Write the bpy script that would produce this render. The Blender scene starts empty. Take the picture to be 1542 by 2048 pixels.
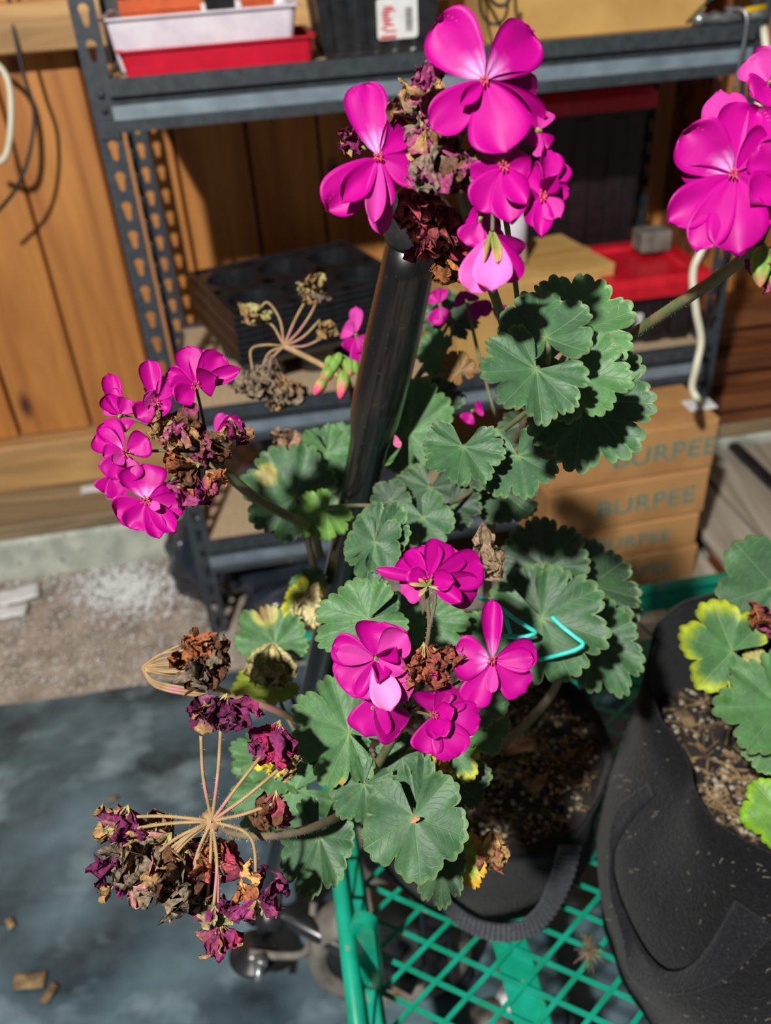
import bpy, math, random
import numpy as np
from mathutils import Vector, Matrix, noise
random.seed(7)
V = Vector
SC = bpy.context.scene
COL = SC.collection
# ------------------------------------------------------------------ camera
FPX = 1750.0                      # focal length in pixels of the 1542x2048 frame
CAM = V((0, 0, 1.40))
PITCH, ROLL = math.radians(34), math.radians(4.1)
FWD = V((0, math.cos(PITCH), -math.sin(PITCH)))
_u = V((0, math.sin(PITCH), math.cos(PITCH)))
RGT = V((1, 0, 0)) * math.cos(ROLL) - _u * math.sin(ROLL)
UPV = _u * math.cos(ROLL) + V((1, 0, 0)) * math.sin(ROLL)
cd = bpy.data.cameras.new('camera')
cd.sensor_fit = 'HORIZONTAL'; cd.sensor_width = 36.0; cd.lens = FPX / 1542 * 36
cd.clip_start = 0.02; cd.clip_end = 50
cd.dof.use_dof = True; cd.dof.focus_distance = 0.51; cd.dof.aperture_fstop = 9.0
cam = bpy.data.objects.new('camera', cd); COL.objects.link(cam)
m3 = Matrix((RGT, UPV, -FWD)).transposed()
cam.matrix_world = Matrix.Translation(CAM) @ m3.to_4x4()
SC.camera = cam
# ------------------------------------------------------------------ light
w = bpy.data.worlds.new('world'); SC.world = w; w.use_nodes = True
w.node_tree.nodes['Background'].inputs[0].default_value = (0.95, 0.97, 1.0, 1)
w.node_tree.nodes['Background'].inputs[1].default_value = 0.11
ld = bpy.data.lights.new('ceiling_bulb', 'POINT'); ld.energy = 620; ld.shadow_soft_size = 0.055
ld.color = (1.0, 0.97, 0.93)
lo = bpy.data.objects.new('ceiling_bulb', ld); lo.location = (-.72, -1.05, 2.95); COL.objects.link(lo)
vs = SC.view_settings
vs.view_transform = 'Standard'; vs.look = 'None'; vs.gamma = 1; vs.exposure = 0.0
vs.use_curve_mapping = False
# ------------------------------------------------------------------ helpers
def ray(x, y): return FWD + RGT * ((x - 771) / FPX) - UPV * ((y - 1024) / FPX)
def P(x, y, d): return CAM + ray(x, y) * d
def PZ(x, y, z):
    r = ray(x, y); return CAM + r * ((z - CAM.z) / r.z)
def hexc(h):
    h = h.lstrip('#'); o = []
    for i in (0, 2, 4):
        c = int(h[i:i + 2], 16) / 255; o.append(c / 12.92 if c <= .04045 else ((c + .055) / 1.055) ** 2.4)
    return tuple(o)
def lerp(a, b, t): return tuple(x + (y - x) * t for x, y in zip(a, b))
def sm(a, b, x):
    t = min(1, max(0, (x - a) / (b - a))); return t * t * (3 - 2 * t)
def nz(x, y, z=0): return noise.noise(V((x, y, z)))
W0 = {}                            # world origin of every object made here
def place(o, parent, org, name=None):
    W0[o.name] = V(org)
    COL.objects.link(o) if o.name not in COL.objects else None
    if parent is not None:
        o.parent = parent; o.location = V(org) - W0[parent.name]
    else: o.location = V(org)
    return o
def tag(o, label=None, cat=None, group=None, kind=None):
    if label: o['label'] = label
    if cat: o['category'] = cat
    if group: o['group'] = group
    if kind: o['kind'] = kind
    return o
def thing(name, org, label, cat, group=None):
    o = bpy.data.objects.new(name, None); o.empty_display_size = .05
    place(o, None, org); return tag(o, label, cat, group)
def mk(name, vs_, fs, mats, parent=None, org=None, cols=None, fm=None, smooth=True, uvs=None):
    """one mesh object from world-space vertices"""
    if org is None:
        a = np.array([tuple(v) for v in vs_]); org = V(((a.min(0) + a.max(0)) / 2).tolist())
    org = V(org)
    me = bpy.data.meshes.new(name)
    me.from_pydata([tuple(V(v) - org) for v in vs_], [], fs)
    if not isinstance(mats, (list, tuple)): mats = [mats]
    for m in mats: me.materials.append(m)
    if fm is not None: me.polygons.foreach_set('material_index', fm)
    if smooth: me.polygons.foreach_set('use_smooth', [True] * len(me.polygons))
    if cols is not None:
        at = me.color_attributes.new('Col', 'FLOAT_COLOR', 'POINT')
        at.data.foreach_set('color', np.array([(c[0], c[1], c[2], 1) for c in cols], dtype=np.float32).ravel())
    if uvs is not None:
        uv = me.uv_layers.new(name='UVMap')
        idx = np.zeros(len(me.loops), dtype=np.int32); me.loops.foreach_get('vertex_index', idx)
        uv.data.foreach_set('uv', np.array(uvs, dtype=np.float32)[idx].ravel())
    me.update()
    o = bpy.data.objects.new(name, me)
    return place(o, parent, org)
class MB:
    """collects shapes into one mesh"""
    def __init__(s): s.v, s.f, s.m = [], [], []
    def add(s, vs_, fs, mi=0):
        b = len(s.v); s.v += [V(x) for x in vs_]; s.f += [tuple(i + b for i in f) for f in fs]; s.m += [mi] * len(fs); return s
    def box(s, o, ax, ay, az, mi=0):
        """box from corner o with three edge vectors"""
        o, ax, ay, az = V(o), V(ax), V(ay), V(az)
        if ax.cross(ay).dot(az) < 0: ax, ay = ay, ax
        vs_ = [o + ax * i + ay * j + az * k for k in (0, 1) for j in (0, 1) for i in (0, 1)]
        return s.add(vs_, [(0, 2, 3, 1), (4, 5, 7, 6), (0, 1, 5, 4), (2, 6, 7, 3), (0, 4, 6, 2), (1, 3, 7, 5)], mi)
    def bbox(s, o, ax, ay, az, b=.004, mi=0):
        """bevelled box"""
        o, ax, ay, az = V(o), V(ax), V(ay), V(az)
        if ax.cross(ay).dot(az) < 0: ax, ay = ay, ax
        lx, ly, lz = ax.length, ay.length, az.length; ux, uy, uz = ax / lx, ay / ly, az / lz
        b = min(b, lx * .45, ly * .45, lz * .45)
        idx = {}; vs_ = []
        for i in (0, 1):
            for j in (0, 1):
                for k in (0, 1):
                    for a in range(3):
                        p = [i * lx, j * ly, k * lz]; L = (lx, ly, lz); q = (i, j, k)
                        for c in range(3):
                            if c != a: p[c] += b if q[c] == 0 else -b
                        idx[i, j, k, a] = len(vs_); vs_.append(o + ux * p[0] + uy * p[1] + uz * p[2])
        fs = []
        for a in range(3):
            c, d = (a + 1) % 3, (a + 2) % 3
            for e in (0, 1):
                def g(ci, di):
                    q = [0, 0, 0]; q[a] = e; q[c] = ci; q[d] = di; return idx[q[0], q[1], q[2], a]
                r = [g(0, 0), g(1, 0), g(1, 1), g(0, 1)]; fs.append(tuple(r if e else r[::-1]))
            for ci in (0, 1):
                for di in (0, 1):
                    def h(e, ax_):
                        q = [0, 0, 0]; q[a] = e; q[c] = ci; q[d] = di; return idx[q[0], q[1], q[2], ax_]
                    r = [h(0, c), h(1, c), h(1, d), h(0, d)]
                    fs.append(tuple(r if (ci == di) else r[::-1]))
        for i in (0, 1):
            for j in (0, 1):
                for k in (0, 1):
                    r = [idx[i, j, k, a] for a in range(3)]
                    fs.append(tuple(r if (i + j + k) % 2 else r[::-1]))
        return s.add(vs_, fs, mi)
    def tube(s, pts, r, n=8, cap=True, mi=0, flat=1.0):
        pts = [V(p) for p in pts]; k = len(pts)
        rr = r if isinstance(r, (list, tuple)) else [r] * k
        t0 = (pts[1] - pts[0]).normalized()
        a = t0.orthogonal().normalized() if abs(t0.z) > .95 else t0.cross(V((0, 0, 1))).normalized()
        vs_ = []
        for i, p in enumerate(pts):
            t = (pts[min(i + 1, k - 1)] - pts[max(i - 1, 0)]).normalized()
            a = (a - t * a.dot(t)); a = a.normalized() if a.length > 1e-6 else t.orthogonal().normalized()
            b = t.cross(a)
            for j in range(n):
                th = 2 * math.pi * j / n; vs_.append(p + (a * math.cos(th) + b * math.sin(th) * flat) * rr[i])
        fs = [(i * n + j, i * n + (j + 1) % n, (i + 1) * n + (j + 1) % n, (i + 1) * n + j) for i in range(k - 1) for j in range(n)]
        if cap: fs += [tuple(range(n))[::-1], tuple((k - 1) * n + j for j in range(n))]
        return s.add(vs_, fs, mi)
    def lathe(s, c, prof, n=24, ax=V((0, 0, 1)), mi=0, wob=0, seed=0, sx=1, sy=1):
        c = V(c); ax = V(ax).normalized(); a = ax.orthogonal().normalized()
        if abs(ax.z) > .99: a = V((1, 0, 0))
        b = ax.cross(a); vs_ = []
        for i, (r, h) in enumerate(prof):
            for j in range(n):
                th = 2 * math.pi * j / n
                q = r * (1 + wob * nz(math.cos(th) * 1.4 + seed, math.sin(th) * 1.4, h * 6))
                vs_.append(c + ax * h + (a * math.cos(th) * sx + b * math.sin(th) * sy) * q)
        fs = [(i * n + j, i * n + (j + 1) % n, (i + 1) * n + (j + 1) % n, (i + 1) * n + j) for i in range(len(prof) - 1) for j in range(n)]
        return s.add(vs_, fs, mi)
    def obj(s, name, mats, parent=None, org=None, smooth=False):
        return mk(name, s.v, s.f, mats, parent, org, None, s.m, smooth)
def spline(pts, n=8):
    pts = [V(p) for p in pts]; q = [pts[0] * 2 - pts[1]] + pts + [pts[-1] * 2 - pts[-2]]; o = []
    for i in range(1, len(q) - 2):
        for j in range(n):
            t = j / n; a, b, c, d = q[i - 1], q[i], q[i + 1], q[i + 2]
            o.append(.5 * ((2 * b) + (c - a) * t + (2 * a - 5 * b + 4 * c - d) * t * t + (3 * b - a - 3 * c + d) * t ** 3))
    return o + [pts[-1]]
# ------------------------------------------------------------------ materials
def mat(name, c1, c2=None, scale=20, sc3=(1, 1, 1), rough=.6, bump=0, metal=0, spec=.5, detail=5, ramp=(.35, .65), c3=None, c3scale=60, c3t=(.62, .7), coat=0, sheen=0, trans=0, rand=0, rvar=0):
    m = bpy.data.materials.new(name); m.use_nodes = True; nt = m.node_tree; N = nt.nodes; L = nt.links
    b = N['Principled BSDF']
    hx = lambda c: (*(hexc(c) if isinstance(c, str) else c), 1)
    b.inputs['Roughness'].default_value = rough; b.inputs['Metallic'].default_value = metal
    b.inputs['Specular IOR Level'].default_value = spec; b.inputs['Coat Weight'].default_value = coat
    b.inputs['Coat Roughness'].default_value = .12
    b.inputs['Sheen Weight'].default_value = sheen; b.inputs['Transmission Weight'].default_value = trans
    b.inputs['Base Color'].default_value = hx(c1)
    if c2 is None and not bump: return m
    tc = N.new('ShaderNodeTexCoord'); mp = N.new('ShaderNodeMapping'); mp.inputs['Scale'].default_value = sc3
    L.new(tc.outputs['Object'], mp.inputs['Vector'])
    vec = mp.outputs['Vector']
    if rand:
        oi = N.new('ShaderNodeObjectInfo'); ad = N.new('ShaderNodeVectorMath'); ml = N.new('ShaderNodeMath'); ml.operation = 'MULTIPLY'; ml.inputs[1].default_value = 37
        L.new(oi.outputs['Random'], ml.inputs[0]); L.new(vec, ad.inputs[0]); L.new(ml.outputs[0], ad.inputs[1]); vec = ad.outputs[0]
    n = N.new('ShaderNodeTexNoise'); n.inputs['Scale'].default_value = scale; n.inputs['Detail'].default_value = detail
    L.new(vec, n.inputs['Vector'])
    cr = N.new('ShaderNodeValToRGB'); cr.color_ramp.elements[0].position = ramp[0]; cr.color_ramp.elements[1].position = ramp[1]
    cr.color_ramp.elements[0].color = hx(c1); cr.color_ramp.elements[1].color = hx(c2 or c1)
    L.new(n.outputs['Fac'], cr.inputs['Fac']); out = cr.outputs['Color']
    if c3 is not None:
        n3 = N.new('ShaderNodeTexNoise'); n3.inputs['Scale'].default_value = c3scale; n3.inputs['Detail'].default_value = 3
        L.new(vec, n3.inputs['Vector'])
        r3 = N.new('ShaderNodeMapRange'); r3.inputs['From Min'].default_value = c3t[0]; r3.inputs['From Max'].default_value = c3t[1]
        L.new(n3.outputs['Fac'], r3.inputs['Value'])
        mx = N.new('ShaderNodeMix'); mx.data_type = 'RGBA'; L.new(r3.outputs[0], mx.inputs[0]); L.new(out, mx.inputs[6]); mx.inputs[7].default_value = hx(c3); out = mx.outputs[2]
    if rvar:
        oi = N.new('ShaderNodeObjectInfo'); hs = N.new('ShaderNodeHueSaturation'); mr = N.new('ShaderNodeMapRange')
        mr.inputs['To Min'].default_value = 1 - rvar; mr.inputs['To Max'].default_value = 1 + rvar
        L.new(oi.outputs['Random'], mr.inputs['Value']); L.new(mr.outputs[0], hs.inputs['Value']); L.new(out, hs.inputs['Color']); out = hs.outputs['Color']
    L.new(out, b.inputs['Base Color'])
    if bump:
        bp = N.new('ShaderNodeBump'); bp.inputs['Strength'].default_value = min(1, bump); bp.inputs['Distance'].default_value = .003
        L.new(n.outputs['Fac'], bp.inputs['Height']); L.new(bp.outputs['Normal'], b.inputs['Normal'])
    return m
def wood_mat(name, c1, c2, ck, axis=2, rough=.62, rvar=.12):
    m = bpy.data.materials.new(name); m.use_nodes = True; nt = m.node_tree; N = nt.nodes; L = nt.links; b = N['Principled BSDF']
    hx = lambda c: (*hexc(c), 1)
    b.inputs['Roughness'].default_value = rough
    tc = N.new('ShaderNodeTexCoord'); oi = N.new('ShaderNodeObjectInfo'); ml = N.new('ShaderNodeMath'); ml.operation = 'MULTIPLY'; ml.inputs[1].default_value = 23
    L.new(oi.outputs['Random'], ml.inputs[0]); ad = N.new('ShaderNodeVectorMath'); L.new(tc.outputs['Object'], ad.inputs[0]); L.new(ml.outputs[0], ad.inputs[1])
    mp = N.new('ShaderNodeMapping'); s = [14, 14, 14]; s[axis] = 1.3; mp.inputs['Scale'].default_value = s; L.new(ad.outputs[0], mp.inputs['Vector'])
    n = N.new('ShaderNodeTexNoise'); n.inputs['Scale'].default_value = 1.0; n.inputs['Detail'].default_value = 6; n.inputs['Distortion'].default_value = 1.2
    L.new(mp.outputs[0], n.inputs['Vector'])
    cr = N.new('ShaderNodeValToRGB'); cr.color_ramp.elements[0].position = .34; cr.color_ramp.elements[1].position = .66
    cr.color_ramp.elements[0].color = hx(c1); cr.color_ramp.elements[1].color = hx(c2); L.new(n.outputs['Fac'], cr.inputs['Fac'])
    mp2 = N.new('ShaderNodeMapping'); s = [7.5, 7.5, 7.5]; s[axis] = 3.2; mp2.inputs['Scale'].default_value = s; L.new(ad.outputs[0], mp2.inputs['Vector'])
    vo = N.new('ShaderNodeTexVoronoi'); vo.inputs['Scale'].default_value = 1; L.new(mp2.outputs[0], vo.inputs['Vector'])
    mr = N.new('ShaderNodeMapRange'); mr.inputs['From Min'].default_value = .06; mr.inputs['From Max'].default_value = .17; mr.inputs['To Min'].default_value = 1; mr.inputs['To Max'].default_value = 0
    L.new(vo.outputs['Distance'], mr.inputs['Value'])
    mx = N.new('ShaderNodeMix'); mx.data_type = 'RGBA'; L.new(mr.outputs[0], mx.inputs[0]); L.new(cr.outputs[0], mx.inputs[6]); mx.inputs[7].default_value = hx(ck)
    hs = N.new('ShaderNodeHueSaturation'); m2 = N.new('ShaderNodeMapRange'); m2.inputs['To Min'].default_value = 1 - rvar; m2.inputs['To Max'].default_value = 1 + rvar
    L.new(oi.outputs['Random'], m2.inputs['Value']); L.new(m2.outputs[0], hs.inputs['Value']); L.new(mx.outputs[2], hs.inputs['Color'])
    L.new(hs.outputs[0], b.inputs['Base Color'])
    bp = N.new('ShaderNodeBump'); bp.inputs['Strength'].default_value = .25; bp.inputs['Distance'].default_value = .002; L.new(n.outputs['Fac'], bp.inputs['Height']); L.new(bp.outputs[0], b.inputs['Normal'])
    return m
def vcol_mat(name, rough=.5, nscale=120, namp=.18, veins=None, bump=.15, sheen=0, sss=0, val=1.0, trans=0, spec=.4):
    """vertex colour carries the pigment, plus painted shade on inner leaves; noise adds mottling; veins come from the UV map (lobe phase, radius)"""
    m = bpy.data.materials.new(name); m.use_nodes = True; nt = m.node_tree; N = nt.nodes; L = nt.links; b = N['Principled BSDF']
    b.inputs['Roughness'].default_value = rough; b.inputs['Sheen Weight'].default_value = sheen; b.inputs['Specular IOR Level'].default_value = spec
    at = N.new('ShaderNodeVertexColor'); at.layer_name = 'Col'
    tc = N.new('ShaderNodeTexCoord'); n = N.new('ShaderNodeTexNoise'); n.inputs['Scale'].default_value = nscale; n.inputs['Detail'].default_value = 5
    L.new(tc.outputs['Object'], n.inputs['Vector'])
    mr = N.new('ShaderNodeMapRange'); mr.inputs['From Min'].default_value = .3; mr.inputs['From Max'].default_value = .7; mr.inputs['To Min'].default_value = val * (1 - namp); mr.inputs['To Max'].default_value = val * (1 + namp)
    L.new(n.outputs['Fac'], mr.inputs['Value'])
    mu = N.new('ShaderNodeVectorMath'); mu.operation = 'SCALE'; L.new(at.outputs['Color'], mu.inputs[0]); L.new(mr.outputs[0], mu.inputs['Scale'])
    out = mu.outputs[0]
    hgt = n.outputs['Fac']
    def M_(op, a, c, cl=False):
        k = N.new('ShaderNodeMath'); k.operation = op; k.use_clamp = cl
        for i, x in enumerate((a, c)):
            if x is None: continue
            if isinstance(x, (int, float)): k.inputs[i].default_value = x
            else: L.new(x, k.inputs[i])
        return k.outputs[0]
    if veins is not None:
        uv = N.new('ShaderNodeUVMap'); sx = N.new('ShaderNodeSeparateXYZ'); L.new(uv.outputs[0], sx.inputs[0])
        fr = M_('FRACT', sx.outputs[0], None); f = M_('ABSOLUTE', M_('SUBTRACT', fr, .5), None)
        dist = M_('MULTIPLY', f, M_('ADD', sx.outputs[1], .03))
        v1 = M_('SUBTRACT', 1, M_('DIVIDE', dist, .018), True)
        ph = M_('SUBTRACT', M_('MULTIPLY', sx.outputs[1], 5.5), M_('MULTIPLY', f, 5.0))
        sv = M_('ABSOLUTE', M_('SUBTRACT', M_('FRACT', ph, None), .5), None)
        v2 = M_('MULTIPLY', M_('SUBTRACT', 1, M_('DIVIDE', sv, .07), True), .45)
        v2 = M_('MULTIPLY', v2, M_('GREATER_THAN', sx.outputs[1], .3))
        vm = M_('MAXIMUM', v1, v2)
        vm = M_('MULTIPLY', vm, .38)
        mx = N.new('ShaderNodeMix'); mx.data_type = 'RGBA'; L.new(vm, mx.inputs[0]); L.new(out, mx.inputs[6]); mx.inputs[7].default_value = (*veins, 1); out = mx.outputs[2]
        hgt = M_('SUBTRACT', M_('MULTIPLY', n.outputs['Fac'], .5), vm)
    L.new(out, b.inputs['Base Color'])
    if sss:
        b.inputs['Subsurface Weight'].default_value = sss; b.inputs['Subsurface Radius'].default_value = (.003, .001, .002); b.inputs['Subsurface Scale'].default_value = .5
    if bump:
        bp = N.new('ShaderNodeBump'); bp.inputs['Strength'].default_value = bump; bp.inputs['Distance'].default_value = .0012; L.new(hgt, bp.inputs['Height']); L.new(bp.outputs[0], b.inputs['Normal'])
    if trans:
        tr = N.new('ShaderNodeBsdfTranslucent'); L.new(out, tr.inputs['Color']); ms = N.new('ShaderNodeMixShader'); ms.inputs[0].default_value = trans
        L.new(b.outputs[0], ms.inputs[1]); L.new(tr.outputs[0], ms.inputs[2]); L.new(ms.outputs[0], N['Material Output'].inputs['Surface'])
    return m
M = {}
M['wall'] = wood_mat('wall_wood', '#a0622a', '#c48440', '#4e260f')
M['sill'] = wood_mat('sill_wood', '#8c6a40', '#c49a62', '#5b4020', axis=0)
M['sill2'] = wood_mat('sill_plate_wood', '#77654c', '#a08a68', '#54422c', axis=0)
M['darkwood'] = wood_mat('brown_board', '#5a3014', '#86502a', '#2a1408', axis=0)
M['greywood'] = wood_mat('grey_board', '#8b8070', '#b9ae9c', '#5b4a3c', axis=1, rvar=.06)
M['concrete'] = mat('curb_concrete', '#9aa193', '#c2c6b8', scale=14, rough=.9, bump=.4, c3='#6f7568', c3scale=45, c3t=(.66, .72))
M['floor'] = mat('floor_dirt', '#7d7165', '#a4988a', scale=16, rough=.95, bump=.5, c3='#c9c4ba', c3scale=75, c3t=(.6, .66))
M['tarp'] = mat('tarp_sheet', '#182830', '#587079', scale=5, rough=.36, bump=.6, detail=10, ramp=(.33, .68), sc3=(1, 1.3, 1), c3='#7c9097', c3scale=8, c3t=(.52, .78))
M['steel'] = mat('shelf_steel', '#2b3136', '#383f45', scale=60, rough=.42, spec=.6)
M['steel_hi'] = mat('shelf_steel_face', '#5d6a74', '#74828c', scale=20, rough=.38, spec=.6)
M['bolt'] = mat('rivet_steel', '#15181a', rough=.4)
M['board'] = mat('shelf_board', '#a08a6c', '#bca687', scale=160, rough=.8, bump=.1)
M['card'] = mat('cardboard', '#a37443', '#b98a55', scale=8, rough=.8, bump=.05, detail=8)
M['card2'] = mat('cardboard_tan', '#ae8748', '#c39c5b', scale=8, rough=.8, bump=.05, detail=8)
M['cardtape'] = mat('box_tape', '#b98d4e', rough=.35)
M['ink'] = mat('teal_ink', '#4f7d70', '#6a8a74', scale=40, rough=.8)
M['red'] = mat('red_plastic', '#b5082a', '#c40d30', scale=30, rough=.38)
M['redlid'] = mat('red_lid', '#b3101f', '#c6182a', scale=30, rough=.34)
M['white'] = mat('white_plastic', '#c9c4cf', '#d8d4dc', scale=30, rough=.5)
M['paper'] = mat('white_paper', '#c8c9c9', '#dcdcda', scale=30, rough=.7)
M['blackp'] = mat('black_plastic', '#17181a', '#242629', scale=40, rough=.28, spec=.6)
M['blacktote'] = mat('tote_plastic', '#1a1316', '#241a1e', scale=40, rough=.4)
M['pot'] = mat('terracotta_plastic', '#b5481a', '#c9591f', scale=25, rough=.55)
M['succ'] = mat('succulent_leaf', '#6f8f6a', '#b2c09a', scale=60, rough=.55)
M['bagp'] = mat('black_bag', '#20262e', '#323b46', scale=9, rough=.24, bump=.5, spec=.7)
M['green'] = mat('cart_green', '#06805f', '#0f957a', scale=30, rough=.34, c3='#8a7a5a', c3scale=35, c3t=(.7, .74))
M['handle'] = mat('handle_black', '#050506', '#0a0a0b', scale=50, rough=.34, spec=.45, coat=.8, c3='#1d1f22', c3scale=180, c3t=(.66, .68))
M['gripcap'] = mat('cap_rubber', '#101113', '#1a1b1d', scale=200, rough=.55, bump=.2)
M['tyre'] = mat('tyre_rubber', '#5a5650', '#7d776e', scale=30, rough=.7, bump=.3)
M['metal'] = mat('dull_metal', '#7d8284', '#9da2a4', scale=40, rough=.35, metal=.8)
M['felt'] = mat('black_felt', '#07080a', '#121317', scale=420, rough=.95, bump=.8, spec=.15, ramp=(.35, .7), c3='#4a4842', c3scale=330, c3t=(.70, .74), sheen=.1)
M['felt_lit'] = mat('strap_felt_lit', '#101114', '#202126', scale=420, rough=.95, bump=.8, spec=.15, ramp=(.35, .7), c3='#5a5750', c3scale=330, c3t=(.68, .73), sheen=.1)  # same felt as the bag, lightened as the strap catches the light
M['lint'] = mat('lint_fibre', '#8f8772', rough=.9)
M['web'] = mat('webbing', '#3a3b40', '#505158', scale=300, rough=.75, bump=.4)
M['soil'] = mat('potting_soil', '#0d0a08', '#261f19', scale=70, rough=.95, bump=1, c3='#4a3e31', c3scale=150, c3t=(.66, .72))
M['perl'] = mat('perlite', '#9a927c', '#b3ab94', scale=30, rough=.9)
M['chip'] = mat('bark_chip', '#4a3826', '#86704c', scale=50, rough=.9, rvar=.3)
M['stem'] = mat('stem_green', '#474e2c', '#5f6540', scale=90, rough=.6, c3='#7a5a4a', c3scale=60, c3t=(.56, .7))
M['stemd'] = mat('stem_brown', '#514a3a', '#6b5e48', scale=90, rough=.7)
M['stemdry'] = mat('stem_dry', '#7f6640', '#9c8058', scale=90, rough=.75, c3='#a8647a', c3scale=30, c3t=(.55, .7))
M['hair'] = mat('stem_hair', '#b5ad94', rough=.8)
M['twine'] = mat('teal_twine', '#1ea79c', '#3fc4b6', scale=60, rough=.5)
M['cableb'] = mat('black_cable', '#141414', rough=.5)
M['cablew'] = mat('white_cable', '#c6c1a8', '#d6d2bd', scale=20, rough=.5)
M['yellow'] = mat('yellow_tape', '#c9a400', rough=.4)
M['leaf'] = vcol_mat('leaf_top', rough=.55, nscale=160, namp=.16, veins=(.16, .27, .12), bump=.6, sheen=.02)
M['leafu'] = vcol_mat('leaf_underside', rough=.7, nscale=160, namp=.12, veins=(.2, .3, .15), bump=.4, val=1.15)
M['dry'] = vcol_mat('dried_tissue', rough=.9, nscale=420, namp=.5, bump=1.0, spec=.2)
M['petal'] = vcol_mat('petal_face', rough=.5, nscale=70, namp=.07, bump=.15, trans=.12, spec=.18)
M['petalb'] = vcol_mat('petal_back', rough=.55, nscale=70, namp=.07, bump=.15, trans=.12, spec=.18)
M['sepal'] = vcol_mat('sepal_tissue', rough=.6, nscale=200, namp=.15, bump=.2)
# ================================================================== the setting
YAW = math.radians(7.5)
SQ = V((-.42, 1.607, 0)); SX = V((math.cos(YAW), math.sin(YAW), 0)); SN = V((-math.sin(YAW), math.cos(YAW), 0)); UZ = V((0, 0, 1))
def S(s, D, z): return SQ + SX * s + SN * D + UZ * z
def s_of(px, py, z):
    p = PZ(px, py, z) - SQ; return p.dot(SX), p.dot(SN)
def bumpy(name, o, ax, ay, nx, ny, fn, mtl, kind='structure'):
    o, ax, ay = V(o), V(ax), V(ay); vs_ = []
    for j in range(ny + 1):
        for i in range(nx + 1):
            p = o + ax * (i / nx) + ay * (j / ny); vs_.append(p + UZ * fn(p.x, p.y))
    fs = [(j * (nx + 1) + i, j * (nx + 1) + i + 1, (j + 1) * (nx + 1) + i + 1, (j + 1) * (nx + 1) + i) for j in range(ny) for i in range(nx)]
    o_ = mk(name, vs_, fs, mtl); 
    if kind: tag(o_, kind=kind)
    return o_
fl = bumpy('floor', (-3, -2, -.004), (6.5, 0, 0), (0, 4.6, 0), 160, 110, lambda x, y: .006 * nz(x * 5, y * 5) + .003 * nz(x * 19, y * 19), M['floor'])
# back wall: vertical planks on nailers, sill plate and concrete curb
wall = MB().box(S(-2.2, .605, .3), SX * 4.6, SN * .03, UZ * 2.3).obj('wall_back', M['darkwood']); tag(wall, kind='structure')
s0 = -2.15; k = 0
rp = random.Random(3)
while s0 < 2.35:
    wd = rp.choice([.17, .19, .2, .185])
    o_ = MB().bbox(S(s0 + .003, .58 + rp.uniform(-.004, .004), .30), SX * (wd - .007), SN * .024, UZ * 2.25, .004).obj('plank', M['wall'], wall)
    s0 += wd; k += 1
curb = MB().bbox(S(-2.2, .35, -.02), SX * 4.6, SN * .3, UZ * .142, .012).obj('trim_1', M['concrete']); tag(curb, kind='structure')
sill = MB().bbox(S(-2.2, .352, .122), SX * 4.6, SN * .25, UZ * .04, .004).obj('trim_2', M['sill2']); tag(sill, kind='structure')
plate = MB().bbox(S(-2.2, .53, .162), SX * 4.6, SN * .075, UZ * .135, .005).obj('trim_3', M['sill']); tag(plate, kind='structure')
nail = MB().bbox(S(-2.2, .50, 1.215), SX * 4.6, SN * .08, UZ * .09, .004).obj('trim_4', M['sill']); tag(nail, kind='structure')
stud = MB().bbox(S(-.74, .46, .162), SX * .09, SN * .07, UZ * .2, .004).obj('trim_5', M['darkwood']); tag(stud, kind='structure')
# right hand side: low stack of brown boards and a pallet deck
side = MB().box(S(1.3, .40, .3), SX * .02, SN * .2, UZ * 2.2).obj('wall_right', M['darkwood']); tag(side, kind='structure')
for i, (z, D, h, L_, sh) in enumerate([(.165, .36, .05, 1.0, 0), (.222, .33, .045, .9, .05), (.272, .38, .06, 1.0, -.02), (.337, .34, .04, .95, .03), (.382, .40, .06, 1.0, 0), (.447, .37, .05, .8, .04)]):
    o_ = MB().bbox(S(1.24 + sh, D, z), SX * L_, SN * .14, UZ * h, .003).obj('lumber_board', M['darkwood'])
    names = ['lowest', 'second', 'third', 'fourth', 'fifth', 'topmost']
    tag(o_, f'brown lumber board at right behind the steel shelf, {names[i]} of the pile', 'board', 'brown boards piled on the sill')
pal = thing('pallet', S(.93, -.23, 0), 'grey weathered wooden pallet deck beneath the stacked cardboard boxes', 'pallet')
for i in range(3):
    MB().bbox(S(.70 + i * .155, -.40, .097), SX * .145, SN * .36, UZ * .02, .003).obj('slat', M['greywood'], pal)
for i in range(2):
    MB().bbox(S(.70, -.38 + i * .25, .004), SX * .455, SN * .07, UZ * .0925, .003).obj('stringer', M['darkwood'], pal)
pal = thing('plank_deck', S(1.5, -.1, 0), 'low deck of pale grey weathered planks right of the steel shelf', 'deck')
for i in range(5):
    MB().bbox(S(1.20 + i * .135, -.55, .085), SX * .122, SN * .88, UZ * .02, .003).obj('plank', M['greywood'], pal)
for i in range(3):
    MB().bbox(S(1.20, -.53 + i * .38, .004), SX * .66, SN * .07, UZ * .080, .003).obj('stringer', M['darkwood'], pal)
strip = MB().bbox(S(1.452, -.30, .1055), SX * .03 , SN * .62 , UZ * .02, .003).obj('edge_strip', M['blackp'])
tag(strip, 'narrow black strip lying across the pale grey planks', 'strip')
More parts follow.
